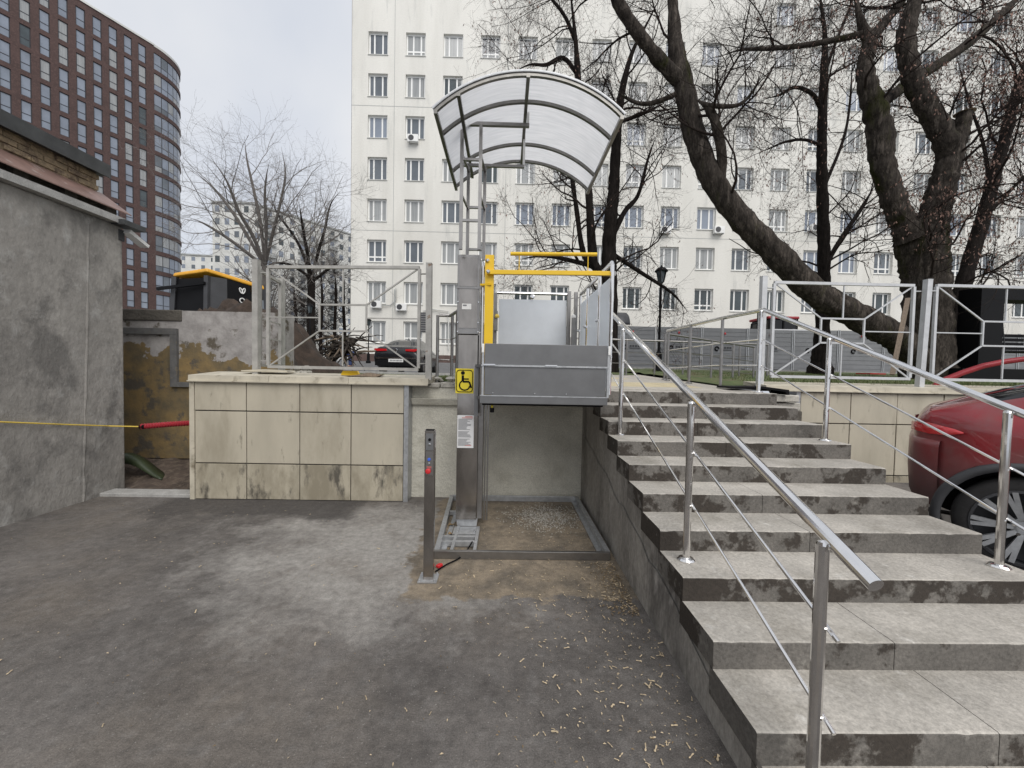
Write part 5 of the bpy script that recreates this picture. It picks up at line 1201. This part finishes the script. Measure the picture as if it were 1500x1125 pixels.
# red coupe SUV beside the stairs
PHI = R(-48)
RW = [(0, .5), (.05, .66), (.14, .78), (.35, .91), (.9, .955), (3.9, .95), (4.4, .87), (4.65, .7), (4.7, .6)]
wc = np.array([4.03, 2.92]); lx, ly = .64, -.86
ox = wc[0] - (lx * math.cos(PHI) - ly * math.sin(PHI)); oy = wc[1] - (lx * math.sin(PHI) + ly * math.cos(PHI))
cr_, sec, I_ = car('suv_car', 'dusty red coupe SUV parked beside the stairs', 4.7,
    [(0, 1.08), (.04, 1.2), (.1, 1.26), (.35, 1.36), (.8, 1.53), (1.3, 1.65), (1.9, 1.7), (2.4, 1.7), (2.9, 1.63), (3.6, 1.27), (3.8, 1.2), (4.4, 1.08), (4.62, .95), (4.7, .8)],
    [(0, .56), (.12, .72), (.5, .7), (1.1, .63), (1.8, .6), (2.6, .61), (3.0, .63), (3.7, .78), (4.4, .74), (4.7, .5)], RW,
    [(0, .46), (.15, .36), (.5, .3), (4.4, .3), (4.7, .4)], [(0, 1.05), (.3, 1.2), (1.5, 1.15), (3.7, 1.08), (4.7, .78)], 'car_red', (ox, oy, .26), PHI, [(.64, 1), (.64, -1), (3.6, 1), (3.6, -1)], .385, (1.0, 3.6), (.45, 1.4), (2.95, 3.65), cladding=True)
for s in (-1, 1):
    v = []
    for x, za, zb_ in ((-.012, 1.05, 1.12), (.03, 1.045, 1.13), (.1, 1.04, 1.135), (.18, 1.045, 1.12), (.25, 1.06, 1.105), (.3, 1.075, 1.085)):
        w_ = I_(RW, max(x, 0)) + .008
        for z, dw in ((za, .004), ((za + zb_) / 2, .008), (zb_, -.02)): v.append((x, s * (w_ + dw), z))
    v2 = [(-.008, s * .4, 1.03), (-.01, s * .4, 1.075), (-.006, s * .4, 1.12)] + v
    mb = MB(); mb.add(v2, [(3 * i + j, 3 * i + j + 1, 3 * i + j + 4, 3 * i + j + 3) for i in range(6) for j in range(2)]); mb.build('tail_light', 'tail_red', cr_, smooth=True, local=True)
    v = []
    for x in np.linspace(1.0, 3.5, 14):
        zt = I_([(1.0, 1.27), (1.5, 1.5), (2.2, 1.62), (2.8, 1.57), (3.5, 1.24)], x); yv = np.interp(zt, [1.15, 1.68], [.915, .64]); v.append((x, s * yv, zt))
    MB().tube(v, .014, 6).build('window_trim', 'chrome', cr_, local=True)
    MB().tube([(.95, s * .6, 1.58), (1.1, s * .6, 1.64), (2.0, s * .6, 1.73), (2.9, s * .6, 1.66)], .018, 8).build('roof_rail', 'chrome', cr_, local=True)
    MB().box(.12, .42, s * .62 - .08, s * .62 + .08, .27, .34).build('exhaust', 'chrome', cr_, local=True)
MB().box(-.006, .02, -.27, .27, .62, .74).build('number_plate', 'white', cr_, local=True)
plan = [(.175, -.8), (.12, -.755), (.06, -.68), (.01, -.54), (-.012, -.3), (-.018, 0)]; plan = plan + [(x, -y) for x, y in plan[-2::-1]]
v = []
for x, y in plan:
    for z, o_ in ((.4, -.05), (.46, .0), (.7, .02), (.93, .018), (.985, .006), (1.0, -.05)):
        k_ = math.hypot(x - .6, y); v.append((x + (x - .6) / k_ * o_, y + y / k_ * o_, z))
MB().add(v, [(6 * i + j, 6 * i + j + 1, 6 * i + j + 7, 6 * i + j + 6) for i in range(len(plan) - 1) for j in range(5)]).build('bumper', 'car_red', cr_, smooth=True, local=True)
MB().box(.01, .12, -.42, .42, .34, .44).build('bumper_diffuser', 'dark_grey', cr_, local=True)

# yellow-roofed loader behind the old wall
pl = py(315, 455, 10.5)
bh = thing('wheel_loader', 'earthmover with yellow roof and black cab behind the old wall', 'loader', (float(pl[0]), 10.5, 1.58))
gx = lambda x: float(py(x, 430, 10.5)[0]); gz = lambda y: float(py(315, y, 10.5)[2])
xl, xm, xr = gx(252), gx(312), gx(372)
# cab corners: front face xl..xm at Y=10, side face recedes from xm to xr
yF, yB = 10.3, 12.2
c1, c2_, c3 = np.array([gx(258), 10.45]), np.array([gx(316), 10.2]), np.array([gx(366), 11.2])
c4 = c1 + c3 - c2_
def lvl(z, sft=0.): return [(c[0] + sft * (c[0] - (c1[0] + c3[0]) / 2), c[1] + sft * (c[1] - (c1[1] + c3[1]) / 2), z) for c in (c1, c2_, c3, c4)]
zb_, zt_ = gz(462), gz(408)
for i, (s0, s1) in enumerate(((0, 1), (1, 2), (2, 3), (3, 0))):
    lo_, hi_ = lvl(1.9, .1), lvl(zt_, -.02)
    pillar = MB().bar(lo_[i], hi_[i], .12 if i != 1 else .1, .1).build('pillar', 'dark_grey', bh)
    a, b, c_, d = lo_[s0], lo_[s1], hi_[s1], hi_[s0]
    f_ = lambda u, v: tuple(np.array(a) * (1 - u) * (1 - v) + np.array(b) * u * (1 - v) + np.array(c_) * u * v + np.array(d) * (1 - u) * v)
    if i == 1:
        MB().add([f_(.02, 0), f_(.32, 0), f_(.32, 1), f_(.02, 1)], [(0, 1, 2, 3)]).build('side_panel', 'dark_grey', bh)
        MB().add([f_(.32, 0), f_(.75, 0), f_(.72, 1), f_(.32, 1)], [(0, 1, 2, 3)]).build('side_panel', 'black', bh)
        MB().add([f_(.77, .0), f_(.98, 0), f_(.98, .8), f_(.75, .8)], [(0, 1, 2, 3)]).build('pane', 'pane', bh)
        # white leaf mark on the side panel
        e = np.array([.02, -.03, 0]); mk = MB()
        for uu, vv_, ra, rb_, tilt in ((.57, .76, .055, .06, 0.), (.555, .88, .028, .075, .35), (.6, .88, .028, .075, -.3)):
            cc = np.array(f_(uu, vv_)) + e; du = np.array(f_(uu + .02, vv_)) - np.array(f_(uu, vv_)); du /= np.linalg.norm(du); up_ = np.array([0, 0, 1.])
            mk.tube([tuple(cc + du * (ra * math.cos(q) * math.cos(tilt) - rb_ * math.sin(q) * math.sin(tilt)) + up_ * (ra * math.cos(q) * math.sin(tilt) + rb_ * math.sin(q) * math.cos(tilt))) for q in np.linspace(0, 2 * math.pi, 14)], .014, 5)
        mk.build('emblem', 'white', bh)
    else:
        MB().add([f_(.03, .02), f_(.97, .02), f_(.97, .98), f_(.03, .98)], [(0, 1, 2, 3)]).build('pane', 'black', bh)
rl, rh = lvl(zt_ + .0, .05), lvl(zt_ + .16, .01)
z_r = [zt_ + .02, zt_ + .1, zt_ - .22, zt_ - .3]
pts8 = [(p[0], p[1], z_r[i]) for i, p in enumerate(rl)] + [(p[0], p[1], z_r[i] + .1) for i, p in enumerate(rh)]
pts8[2] = (pts8[2][0], pts8[2][1], zt_ - .15); pts8[6] = (pts8[6][0], pts8[6][1], zt_ - .03)
MB().add(pts8, [(3, 2, 1, 0), (4, 5, 6, 7), (0, 1, 5, 4), (1, 2, 6, 5), (2, 3, 7, 6), (3, 0, 4, 7)]).build('cab_roof', 'machine_yellow', bh, bevel=.03)
MB().bar((c1[0] - .35, c1[1] - .1, zt_ - .33), (c2_[0], c2_[1] - .08, zt_ - .2), .06, .07).build('wiper_bar', 'black', bh)
MB().box(c1[0] - .9, c3[0] - .25, 10.6, 12.2, 1.95, 2.3).build('chassis', 'machine_yellow', bh, bevel=.05)
for x in (c1[0] - .45, c3[0] - .75):
    for y in (10.25, 12.3): MB().lathe([(.3, -.15), (.5, -.17), (.52, -.1), (.52, .1), (.5, .17), (.3, .15)], (x, y, 2.1), 'y', 24).build('wheel', 'rubber', bh, smooth=True)

# soil heaps
def heap(label, cx, cy, rx_, ry_, h, zb, seed, skew=0.):
    n = 48; X, Yg = np.meshgrid(np.linspace(-1, 1, n), np.linspace(-1, 1, n)); r_ = np.sqrt((X - skew * 0) ** 2 + Yg ** 2)
    rs = np.random.default_rng(seed); H = np.clip(1 - r_ ** 1.5, 0, 1) ** 1.1
    for k in range(26):
        ax, ay = rs.uniform(-14, 14, 2); H += .022 * np.sin(ax * X + ay * Yg + rs.uniform(0, 6)) * (H > 0.02)
    H += rs.normal(0, .018, H.shape) * (H > .03)
    V = np.stack([cx + (X + skew * H) * rx_, cy + Yg * ry_, zb - .06 + H * h], -1).reshape(-1, 3)
    i, j = np.meshgrid(np.arange(n - 1), np.arange(n - 1)); a = (j * n + i).ravel()
    o = np_mesh('soil_heap', V, np.stack([a, a + 1, a + n + 1, a + n], 1), 'soil', smooth=False); tag(o, label, 'soil heap')
    return o
p = py(340, 440, 8.6); heap('dark soil heap rising just behind the top of the old wall', p[0], 8.6, 1.5, 1.3, p[2] - 1.5 + .02, 1.55, 3)
p = py(405, 470, 10.5); heap('large dark brown soil heap sloping down behind the left fence', p[0] - .5, 10.5, 2.15, 2.2, p[2] - 1.5 + .3, 1.55, 5)
p = py(425, 530, 9.0)
rng2 = random.Random(4)
for k in range(10):
    q = py(rng2.uniform(425, 452), rng2.uniform(522, 535), 8.3); s = rng2.uniform(.07, .13)
    o = MB().lathe([(s * .6, -s * .5), (s, -s * .1), (s * .8, s * .3), (s * .3, s * .45)], tuple(q), 'z', 7).build('rubble_stone', 'stone'); o.location = (0, 0, float(upper_z(q[0], q[1])) - q[2] + s * .45 + rng2.uniform(0, .12))
    tag(o, 'pale stone block piled at the foot of the large soil heap', 'stone', 'stones at the soil heap')

# uprooted stump with roots
p = py(500, 490, 15.0); gz0 = float(upper_z(p[0], 15))
us_ = thing('uprooted_stump', 'uprooted tree stump with tangled roots beside the soil heap', 'stump', (p[0], 15, gz0))
MB().tube([(p[0] - .6, 15.2, gz0 + .35), (p[0] + .2, 15, gz0 + 1.05), (p[0] + .55, 14.9, gz0 + 1.25)], [.16, .15, .1], 10).build('trunk', 'bark', us_, smooth=True)
rt = random.Random(9)
for k in range(70):
    a = rt.uniform(-3.4, 1.0); L = rt.uniform(.5, 1.5); b0 = np.array([p[0] + rt.uniform(-.6, .5), 15 + rt.uniform(-.3, .3), gz0 + rt.uniform(.6, 1.4)])
    d = np.array([math.cos(a), rt.uniform(-.4, .4), math.sin(a) * .6]); pts_ = [b0]
    for q in range(5):
        d = d + np.array([rt.uniform(-.3, .3), rt.uniform(-.2, .2), rt.uniform(-.35, .2)]); d /= np.linalg.norm(d); nx = pts_[-1] + d * L / 5; nx[2] = max(nx[2], gz0 + .03); pts_.append(nx)
    r0 = rt.uniform(.025, .07); MB().tube(pts_, list(np.linspace(r0, .01, 6)), 6).build('root', 'bark' if k % 4 else 'wood', us_)

# worker bending down
def skin_mesh(name, joints, edges, radii, m, parent):
    me = bpy.data.meshes.new(name); L = root_loc(parent); me.from_pydata([(j[0] - L[0], j[1] - L[1], j[2] - L[2]) for j in joints], edges, [])
    o = bpy.data.objects.new(name, me); col.objects.link(o); o.parent = parent
    sk = o.modifiers.new('skin', 'SKIN'); 
    for i, r_ in enumerate(radii): me.skin_vertices[0].data[i].radius = (r_, r_)
    me.skin_vertices[0].data[0].use_root = True
    o.modifiers.new('sub', 'SUBSURF').levels = 2
    bpy.context.view_layer.update(); dg = bpy.context.evaluated_depsgraph_get(); nm = bpy.data.meshes.new_from_object(o.evaluated_get(dg)); o.modifiers.clear(); nm.materials.clear(); nm.materials.append(MAT[m])
    nm.polygons.foreach_set('use_smooth', [True] * len(nm.polygons)); o.data = nm; return o
p = py(513, 533, 24); zg = float(upper_z(p[0], 24))
wk = thing('person', 'worker in orange vest and blue trousers bending down beside the roots', 'person', (p[0], 24, zg))
x, y = float(p[0]), 24.
J = [(x, y, zg + .88), (x - .18, y, zg + 1.08), (x - .4, y, zg + 1.14), (x - .52, y, zg + 1.16), (x - .66, y, zg + 1.14), (x + .02, y - .13, zg + .82), (x + .03, y - .15, zg + .46), (x + .05, y - .15, zg + .08), (x - .1, y - .16, zg + .04), (x + .02, y + .13, zg + .82), (x - .04, y + .15, zg + .46), (x + .03, y + .15, zg + .08), (x - .12, y + .16, zg + .04), (x - .42, y - .2, zg + 1.08), (x - .48, y - .24, zg + .8), (x - .6, y - .2, zg + .55), (x - .42, y + .2, zg + 1.08), (x - .48, y + .24, zg + .8), (x - .6, y + .2, zg + .55)]
Ed = [(0, 1), (1, 2), (2, 3), (3, 4), (0, 5), (5, 6), (6, 7), (7, 8), (0, 9), (9, 10), (10, 11), (11, 12), (2, 13), (13, 14), (14, 15), (2, 16), (16, 17), (17, 18)]
Rd = [.15, .15, .15, .065, .1, .09, .065, .05, .045, .09, .065, .05, .045, .06, .045, .035, .06, .045, .035]
skin_mesh('body', J, Ed, Rd, 'skin', wk)
skin_mesh('vest', J[:3] + [J[13], J[14], J[16], J[17]], [(0, 1), (1, 2), (2, 3), (3, 4), (2, 5), (5, 6)], [.165, .17, .17, .085, .065, .085, .065], 'orange_vest', wk)
skin_mesh('trousers', [J[0]] + J[5:8] + J[9:12], [(0, 1), (1, 2), (2, 3), (0, 4), (4, 5), (5, 6)], [.175, .125, .095, .08, .125, .095, .08], 'blue_cloth', wk)
MB().lathe([(.12, 0), (.12, .03), (.09, .1), (.02, .13)], (x - .68, y, zg + 1.18), 'z', 14).build('helmet', 'white', wk)

# hoarding of grey sheet panels
HY = 19.0
hp = None
hx0 = float(py(893, 500, HY)[0]); hw = 2.25; k = 0
seeds_h = random.Random(3)
for k in range(12):
    x = hx0 + k * hw; z0 = float(upper_z(x + 1, HY)) + .03
    posn = 'behind the straight tree' if k in (4, 5) else None
    lab = 'grey ribbed hoarding panel with small black logo behind the handrails'
    t = thing('hoarding_panel', lab, 'hoarding', (x, HY, z0), 'grey hoarding panels')
    if hp is None:
        hp = t
        MB().box(x + .02, x + hw - .02, HY, HY + .03, z0 + .06, z0 + 2.02).build('sheet', 'panel_fence', t)
        for j in range(9): MB().box(x + .03, x + hw - .03, HY - .012, HY - .001, z0 + .16 + j * .21, z0 + .19 + j * .21).build('rib', 'panel_fence', t)
        for xx in (x + .02, x + hw - .06): MB().box(xx, xx + .04, HY - .03, HY - .013, z0, z0 + 2.05).build('stile', 'galv', t)
        lg = MB(); lg.tube(arc((x + .75, HY - .016, z0 + 1.02), .09, 0, R(300), 12), .035, 6); lg.build('logo', 'black', t)
        lt = MB()
        for j in range(4): lt.box(x + .98 + j * .13, x + 1.07 + j * .13, HY - .018, HY - .014, z0 + 1.02, z0 + 1.12)
        lt.box(x + .98, x + 1.5, HY - .018, HY - .014, z0 + .94, z0 + .965); lt.build('lettering', 'dark_grey', t)
        for xx in (x + .1, x + hw - .1): MB().box(xx - .03, xx + .03, HY - .35, HY + .35, z0 - .03, z0 + .03).build('foot', 'galv', t)
        MB().lathe([(.03, -.05), (.05, 0), (.03, .05)], (x + 1.1, HY - .07, z0 + 1.75), 'z', 10).build('warning_lamp', 'red', t)
    else:
        for ch in list(hp.children): clone(ch, t)
# tractor behind the hoarding
tx = float(py(1125, 480, 23)[0]); zg = float(upper_z(tx, 23))
tr = thing('tractor', 'red-roofed dark tractor showing above the grey hoarding', 'tractor', (tx, 23, zg))
top = float(py(1125, 466, 23)[2])
MB().prism([(tx - 1.2, zg + .6), (tx + 1.6, zg + .6), (tx + 1.6, top - 1.0), (tx - 1.2, top - .9)], 'y', 22.2, 23.8).build('hood', 'dark_grey', tr, bevel=.05)
MB().box(tx - .5, tx + 1.1, 22.2, 23.8, top - 1.1, top - .16).build('cab', 'car_glass', tr, bevel=.04)
for xx in (tx - .52, tx + .3, tx + 1.08): MB().box(xx, xx + .07, 22.15, 22.198, top - 1.1, top - .16).build('pillar', 'black', tr)
MB().box(tx - .6, tx + 1.2, 22.1, 23.9, top - .155, top).build('cab_roof', 'hose_red', tr, bevel=.05)
MB().tube([(tx - .85, 22.5, top - 1.2), (tx - .85, 22.5, top + .35)], .13, 10).build('exhaust_stack', 'black', tr)
pth = [(tx - 1.4, 22.4, top - 1.0), (tx - 1.35, 22.4, top - .45), (tx - .95, 22.4, top - .35)]
MB().tube(pth, .06, 8).build('guard_bar', 'black', tr)
for xx, r_ in ((tx - .8, .5), (tx + 1.1, .75)):
    for y_ in (22.2, 23.8): MB().lathe([(r_ * .5, -.16), (r_ * .95, -.18), (r_, -.1), (r_, .1), (r_ * .95, .18), (r_ * .5, .16)], (xx, y_, zg + r_), 'y', 24).build('wheel', 'rubber', tr, smooth=True)

# street lamps
def lamp(label, x, ytop, Y, scale=1.):
    p = py(x, ytop, Y); zg = float(upper_z(p[0], Y)); X = float(p[0]); zt = float(p[2]); s = scale
    t = thing('street_lamp', label, 'street lamp', (X, Y, zg), 'black lantern street lamps')
    MB().lathe([(.16 * s, -.05), (.16 * s, .1), (.1 * s, .16), (.09 * s, .6), (.05 * s, .66), (.038 * s, .8), (.032 * s, zt - zg - .55 * s), (.05 * s, zt - zg - .53 * s)], (X, Y, zg), 'z', 14).build('pole', 'black', t)
    MB().lathe([(.06 * s, -.52 * s), (.085 * s, -.48 * s), (.15 * s, -.16 * s)], (X, Y, zt), 'z', 6).build('lantern_glass', 'pane_dark', t)
    for k in range(6):
        a = 2 * math.pi * k / 6; MB().bar((X + .09 * s * math.cos(a), Y + .09 * s * math.sin(a), zt - .48 * s), (X + .155 * s * math.cos(a), Y + .155 * s * math.sin(a), zt - .16 * s), .014 * s, .014 * s).build('lantern_bar', 'black', t)
    MB().lathe([(.2 * s, -.16 * s), (.19 * s, -.13 * s), (.11 * s, -.05 * s), (.03 * s, -.02 * s), (.02 * s, .03 * s)], (X, Y, zt), 'z', 14).build('lantern_roof', 'black', t)
lamp('black lantern street lamp standing right of the lift', 969, 390, 12.0)
lamp('distant black lantern lamp by the ground floor window left of the black sedan', 540, 466, 27.0, 1.)
lamp('distant black lantern lamp in front of the dark trunk behind the left fence', 454, 444, 16.5, .8)

# garden swing portal
SY = 8.6
s0 = py(1432, 540, SY); s1 = py(1466, 540, SY)
sw = thing('garden_swing', 'black square portal swing with slatted seat behind the fence above the red car', 'swing', (float(s0[0]), SY, float(upper_z(s0[0], SY))))
zt = float(py(1450, 420, SY)[2]); zg = float(upper_z(s0[0], SY)); x0, x1 = float(s0[0]), float(s1[0]); x3 = x0 + 3.0
MB().box(x0, x1, SY, SY + .45, zg, zt - .28).build('post', 'black', sw); MB().box(x3, x3 + .48, SY, SY + .45, zg, zt - .28).build('post', 'black', sw)
MB().box(x0, x3 + .48, SY, SY + .45, zt - .278, zt).build('beam', 'black', sw)
MB().box(x0 - .45, x3 + .9, SY - .1, SY + .8, zg - .03, zg + .33).build('base', 'black', sw)
for xx in (x1 + .2, x3 - .4):
    for dx in (-.25, .25): MB().tube([(xx, SY + .22, zt - .28), (xx + dx, SY + .22 + dx * .3, zg + .75)], .012, 6).build('rope', 'dark_grey', sw)
for k in range(5): MB().box(x1 + .0, x3 - .15, SY + .0 + k * .1, SY + .08 + k * .1, zg + .72, zg + .75).build('seat_slat', 'black', sw)
for k in range(4): MB().box(x1 + .3, x3 - .3, SY + .5, SY + .53, zg + .8 + k * .1, zg + .87 + k * .1).build('back_slat', 'black', sw)
o = MB().bar(py(1330, 437, 7.6), py(1307, 549, 7.0), .07, .03).build('wooden_plank', 'wood'); tag(o, 'weathered wooden plank leaning against the forked tree trunk', 'plank')
hz_ = thing('cable_conduit', 'long red corrugated conduit arching over the lawn behind the red car', 'conduit', (7, 6.2, 1.7))
hose([py(1368, 566, 6.1), py(1385, 556, 6.1), py(1410, 546, 6.15), py(1440, 536, 6.2), py(1470, 530, 6.25), py(1500, 526, 6.3), py(1540, 524, 6.4), py(1600, 535, 6.5)], .045, .03).build('corrugated_tube', 'hose_red', hz_)
o = MB().box(0, .5, 0, .5, 0, .035).build('kerb_block', 'red'); p = py(1275, 541, 12); o.location = (p[0], 12, float(upper_z(p[0], 12)) + .08); tag(o, 'red plastic block lying in the grass left of the forked tree', 'block')

# ---------------------------------------------------------------- small litter
sm = MB()
ol = [(0, .0), (.003, .003), (.008, .0032), (.013, .0012), (.02, .0028), (.028, .0045), (.035, .0042), (.039, .0015), (.038, -.0015), (.033, -.0025), (.025, -.0022), (.016, -.002), (.008, -.0035), (.003, -.003)]
sm.add([(x, y + .004 * (x / .04) ** 2, .0015 + .005 * math.sin(x * 75) * (x / .04)) for x, y in ol] + [(.006, 0, .0045), (.028, .0015, .003)], [(i, (i + 1) % 14, 14) for i in (12, 13, 0, 1, 2, 11)] + [(i, i + 1, 15) for i in (3, 4, 5, 6, 7, 8, 9, 10)] + [(3, 15, 11), (3, 11, 14)])
seed0 = sm.build('maple_seed', 'seed_pale'); seed0.modifiers.new('t', 'SOLIDIFY').thickness = .0015
rs = random.Random(12)
for k in range(220):
    o = seed0 if k == 0 else clone(seed0, None)
    u = rs.random()
    if u < .3: X = 1.05 - abs(rs.gauss(0, .16)); Yv = rs.uniform(1.25, 3.3)
    elif u < .62: X = rs.uniform(.1, 1.05); Yv = rs.uniform(1.5, 3.2)
    elif u < .78: X = rs.uniform(-.6, 1.0); Yv = rs.uniform(3.0, 3.6)
    elif u < .88: X = rs.uniform(-.8, .6); Yv = rs.uniform(1.3, 3.0)
    else: X = rs.uniform(-3.2, .6); Yv = rs.uniform(1.4, 4.4)
    o.location = (min(X, 1.05), Yv, .005); o.rotation_euler = (rs.uniform(-.2, .2), rs.uniform(-.25, .05), rs.uniform(0, 6.28)); s = rs.uniform(.5, 1.0); o.scale = (s, s * rs.uniform(.9, 1.6), s)
    tag(o, 'dry pale maple seed lying on the asphalt in front of the lift and stairs', 'seed', 'maple seeds on the asphalt')
# tiny seeds and grit that cannot be told apart
n = 1700; X = np.where(rng.random(n) < .35, rng.uniform(-5, 1.03, n), 1.03 - np.abs(rng.normal(0, .6, n))); Yv = rng.uniform(1.2, 5.15, n); Xb = 1.03 - np.abs(rng.normal(0, .12, 700)); Yb = rng.uniform(2.8, 3.6, 700)
X = np.concatenate([X, Xb]); Yv = np.concatenate([Yv, Yb]); n = len(X); a = rng.uniform(0, 6.28, n); s = rng.uniform(.003, .011, n); s[-700:] *= 1.2
V = np.stack([np.stack([X + s * np.cos(a), Yv + s * np.sin(a), np.full(n, .009)], 1), np.stack([X - .35 * s * np.sin(a), Yv + .35 * s * np.cos(a), np.full(n, .013)], 1), np.stack([X - s * np.cos(a), Yv - s * np.sin(a), np.full(n, .009)], 1), np.stack([X + .35 * s * np.sin(a), Yv - .35 * s * np.cos(a), np.full(n, .011)], 1)], 1).reshape(-1, 3)
mi = (rng.random(n) < .35).astype(int); mi[-700:] = (rng.random(700) < .7)
o = stuff(np_mesh('seed_litter', V, np.arange(4 * n).reshape(-1, 4), ['seed_pale', 'leaf_litter'], mi=mi)); tag(o, 'fine dry seeds and plant bits scattered over the asphalt', 'litter')
n = 1500; X = .55 + .22 * rng.standard_normal(n); Yv = 4.75 + .2 * rng.standard_normal(n); ok = (X < 1) & (Yv < 5.28); X, Yv = X[ok], Yv[ok]; n = len(X); s = rng.uniform(.004, .012, n); a = rng.uniform(0, 6.28, n)
V = np.concatenate([np.stack([np.stack([X + s * np.cos(a + q), Yv + s * np.sin(a + q), np.full(n, .005)], 1) for q in (0, 2.1, 4.2)] + [np.stack([X, Yv, .006 + s], 1)], 1)]).reshape(-1, 3)
b = np.arange(n)[:, None] * 4; Fq = np.concatenate([b + np.array([[0, 1, 3]]), b + np.array([[1, 2, 3]]), b + np.array([[2, 0, 3]])])
o = stuff(np_mesh('gravel', V, Fq, 'gravel')); tag(o, 'loose pale gravel spread inside the lift base frame', 'gravel')
o = MB().prism([(-.595, 3.48), (-.56, 3.46), (-.53, 3.5), (-.54, 3.52), (-.57, 3.52)], 'z', .006, .03).build('plastic_scrap', 'red', bevel=.006); tag(o, 'small red plastic scrap lying at the foot of the call post', 'scrap')
o = MB().tube([(-.58, 3.4, .012), (-.5, 3.52, .016), (-.42, 3.6, .02), (-.36, 3.72, .014), (-.3, 3.9, .06)], .007, 8).build('black_cable', 'black'); tag(o, 'short black cable running from the call post into the lift frame', 'cable')
for q, (x, y) in enumerate(((-.5, 3.8), (-.42, 3.78), (-.5, 4.1), (-.58, 4.45), (-.55, 4.2))):
    v = []; 
    for k in range(9):
        a = 2 * math.pi * k / 9; r_ = .05 * (1 if k % 2 else .55); v.append((x + r_ * math.cos(a), y + r_ * math.sin(a), .06 + .015 * math.sin(3 * a)))
    o = MB().add(v + [(x, y, .055)], [(k, (k + 1) % 9, 9) for k in range(9)]).build('dry_leaf', 'leaf_litter'); o.modifiers.new('t', 'SOLIDIFY').thickness = .001; o.location.z = -.04
    tag(o, 'curled dry brown leaf lying inside the lift base frame', 'leaf', 'dry leaves in the lift frame')
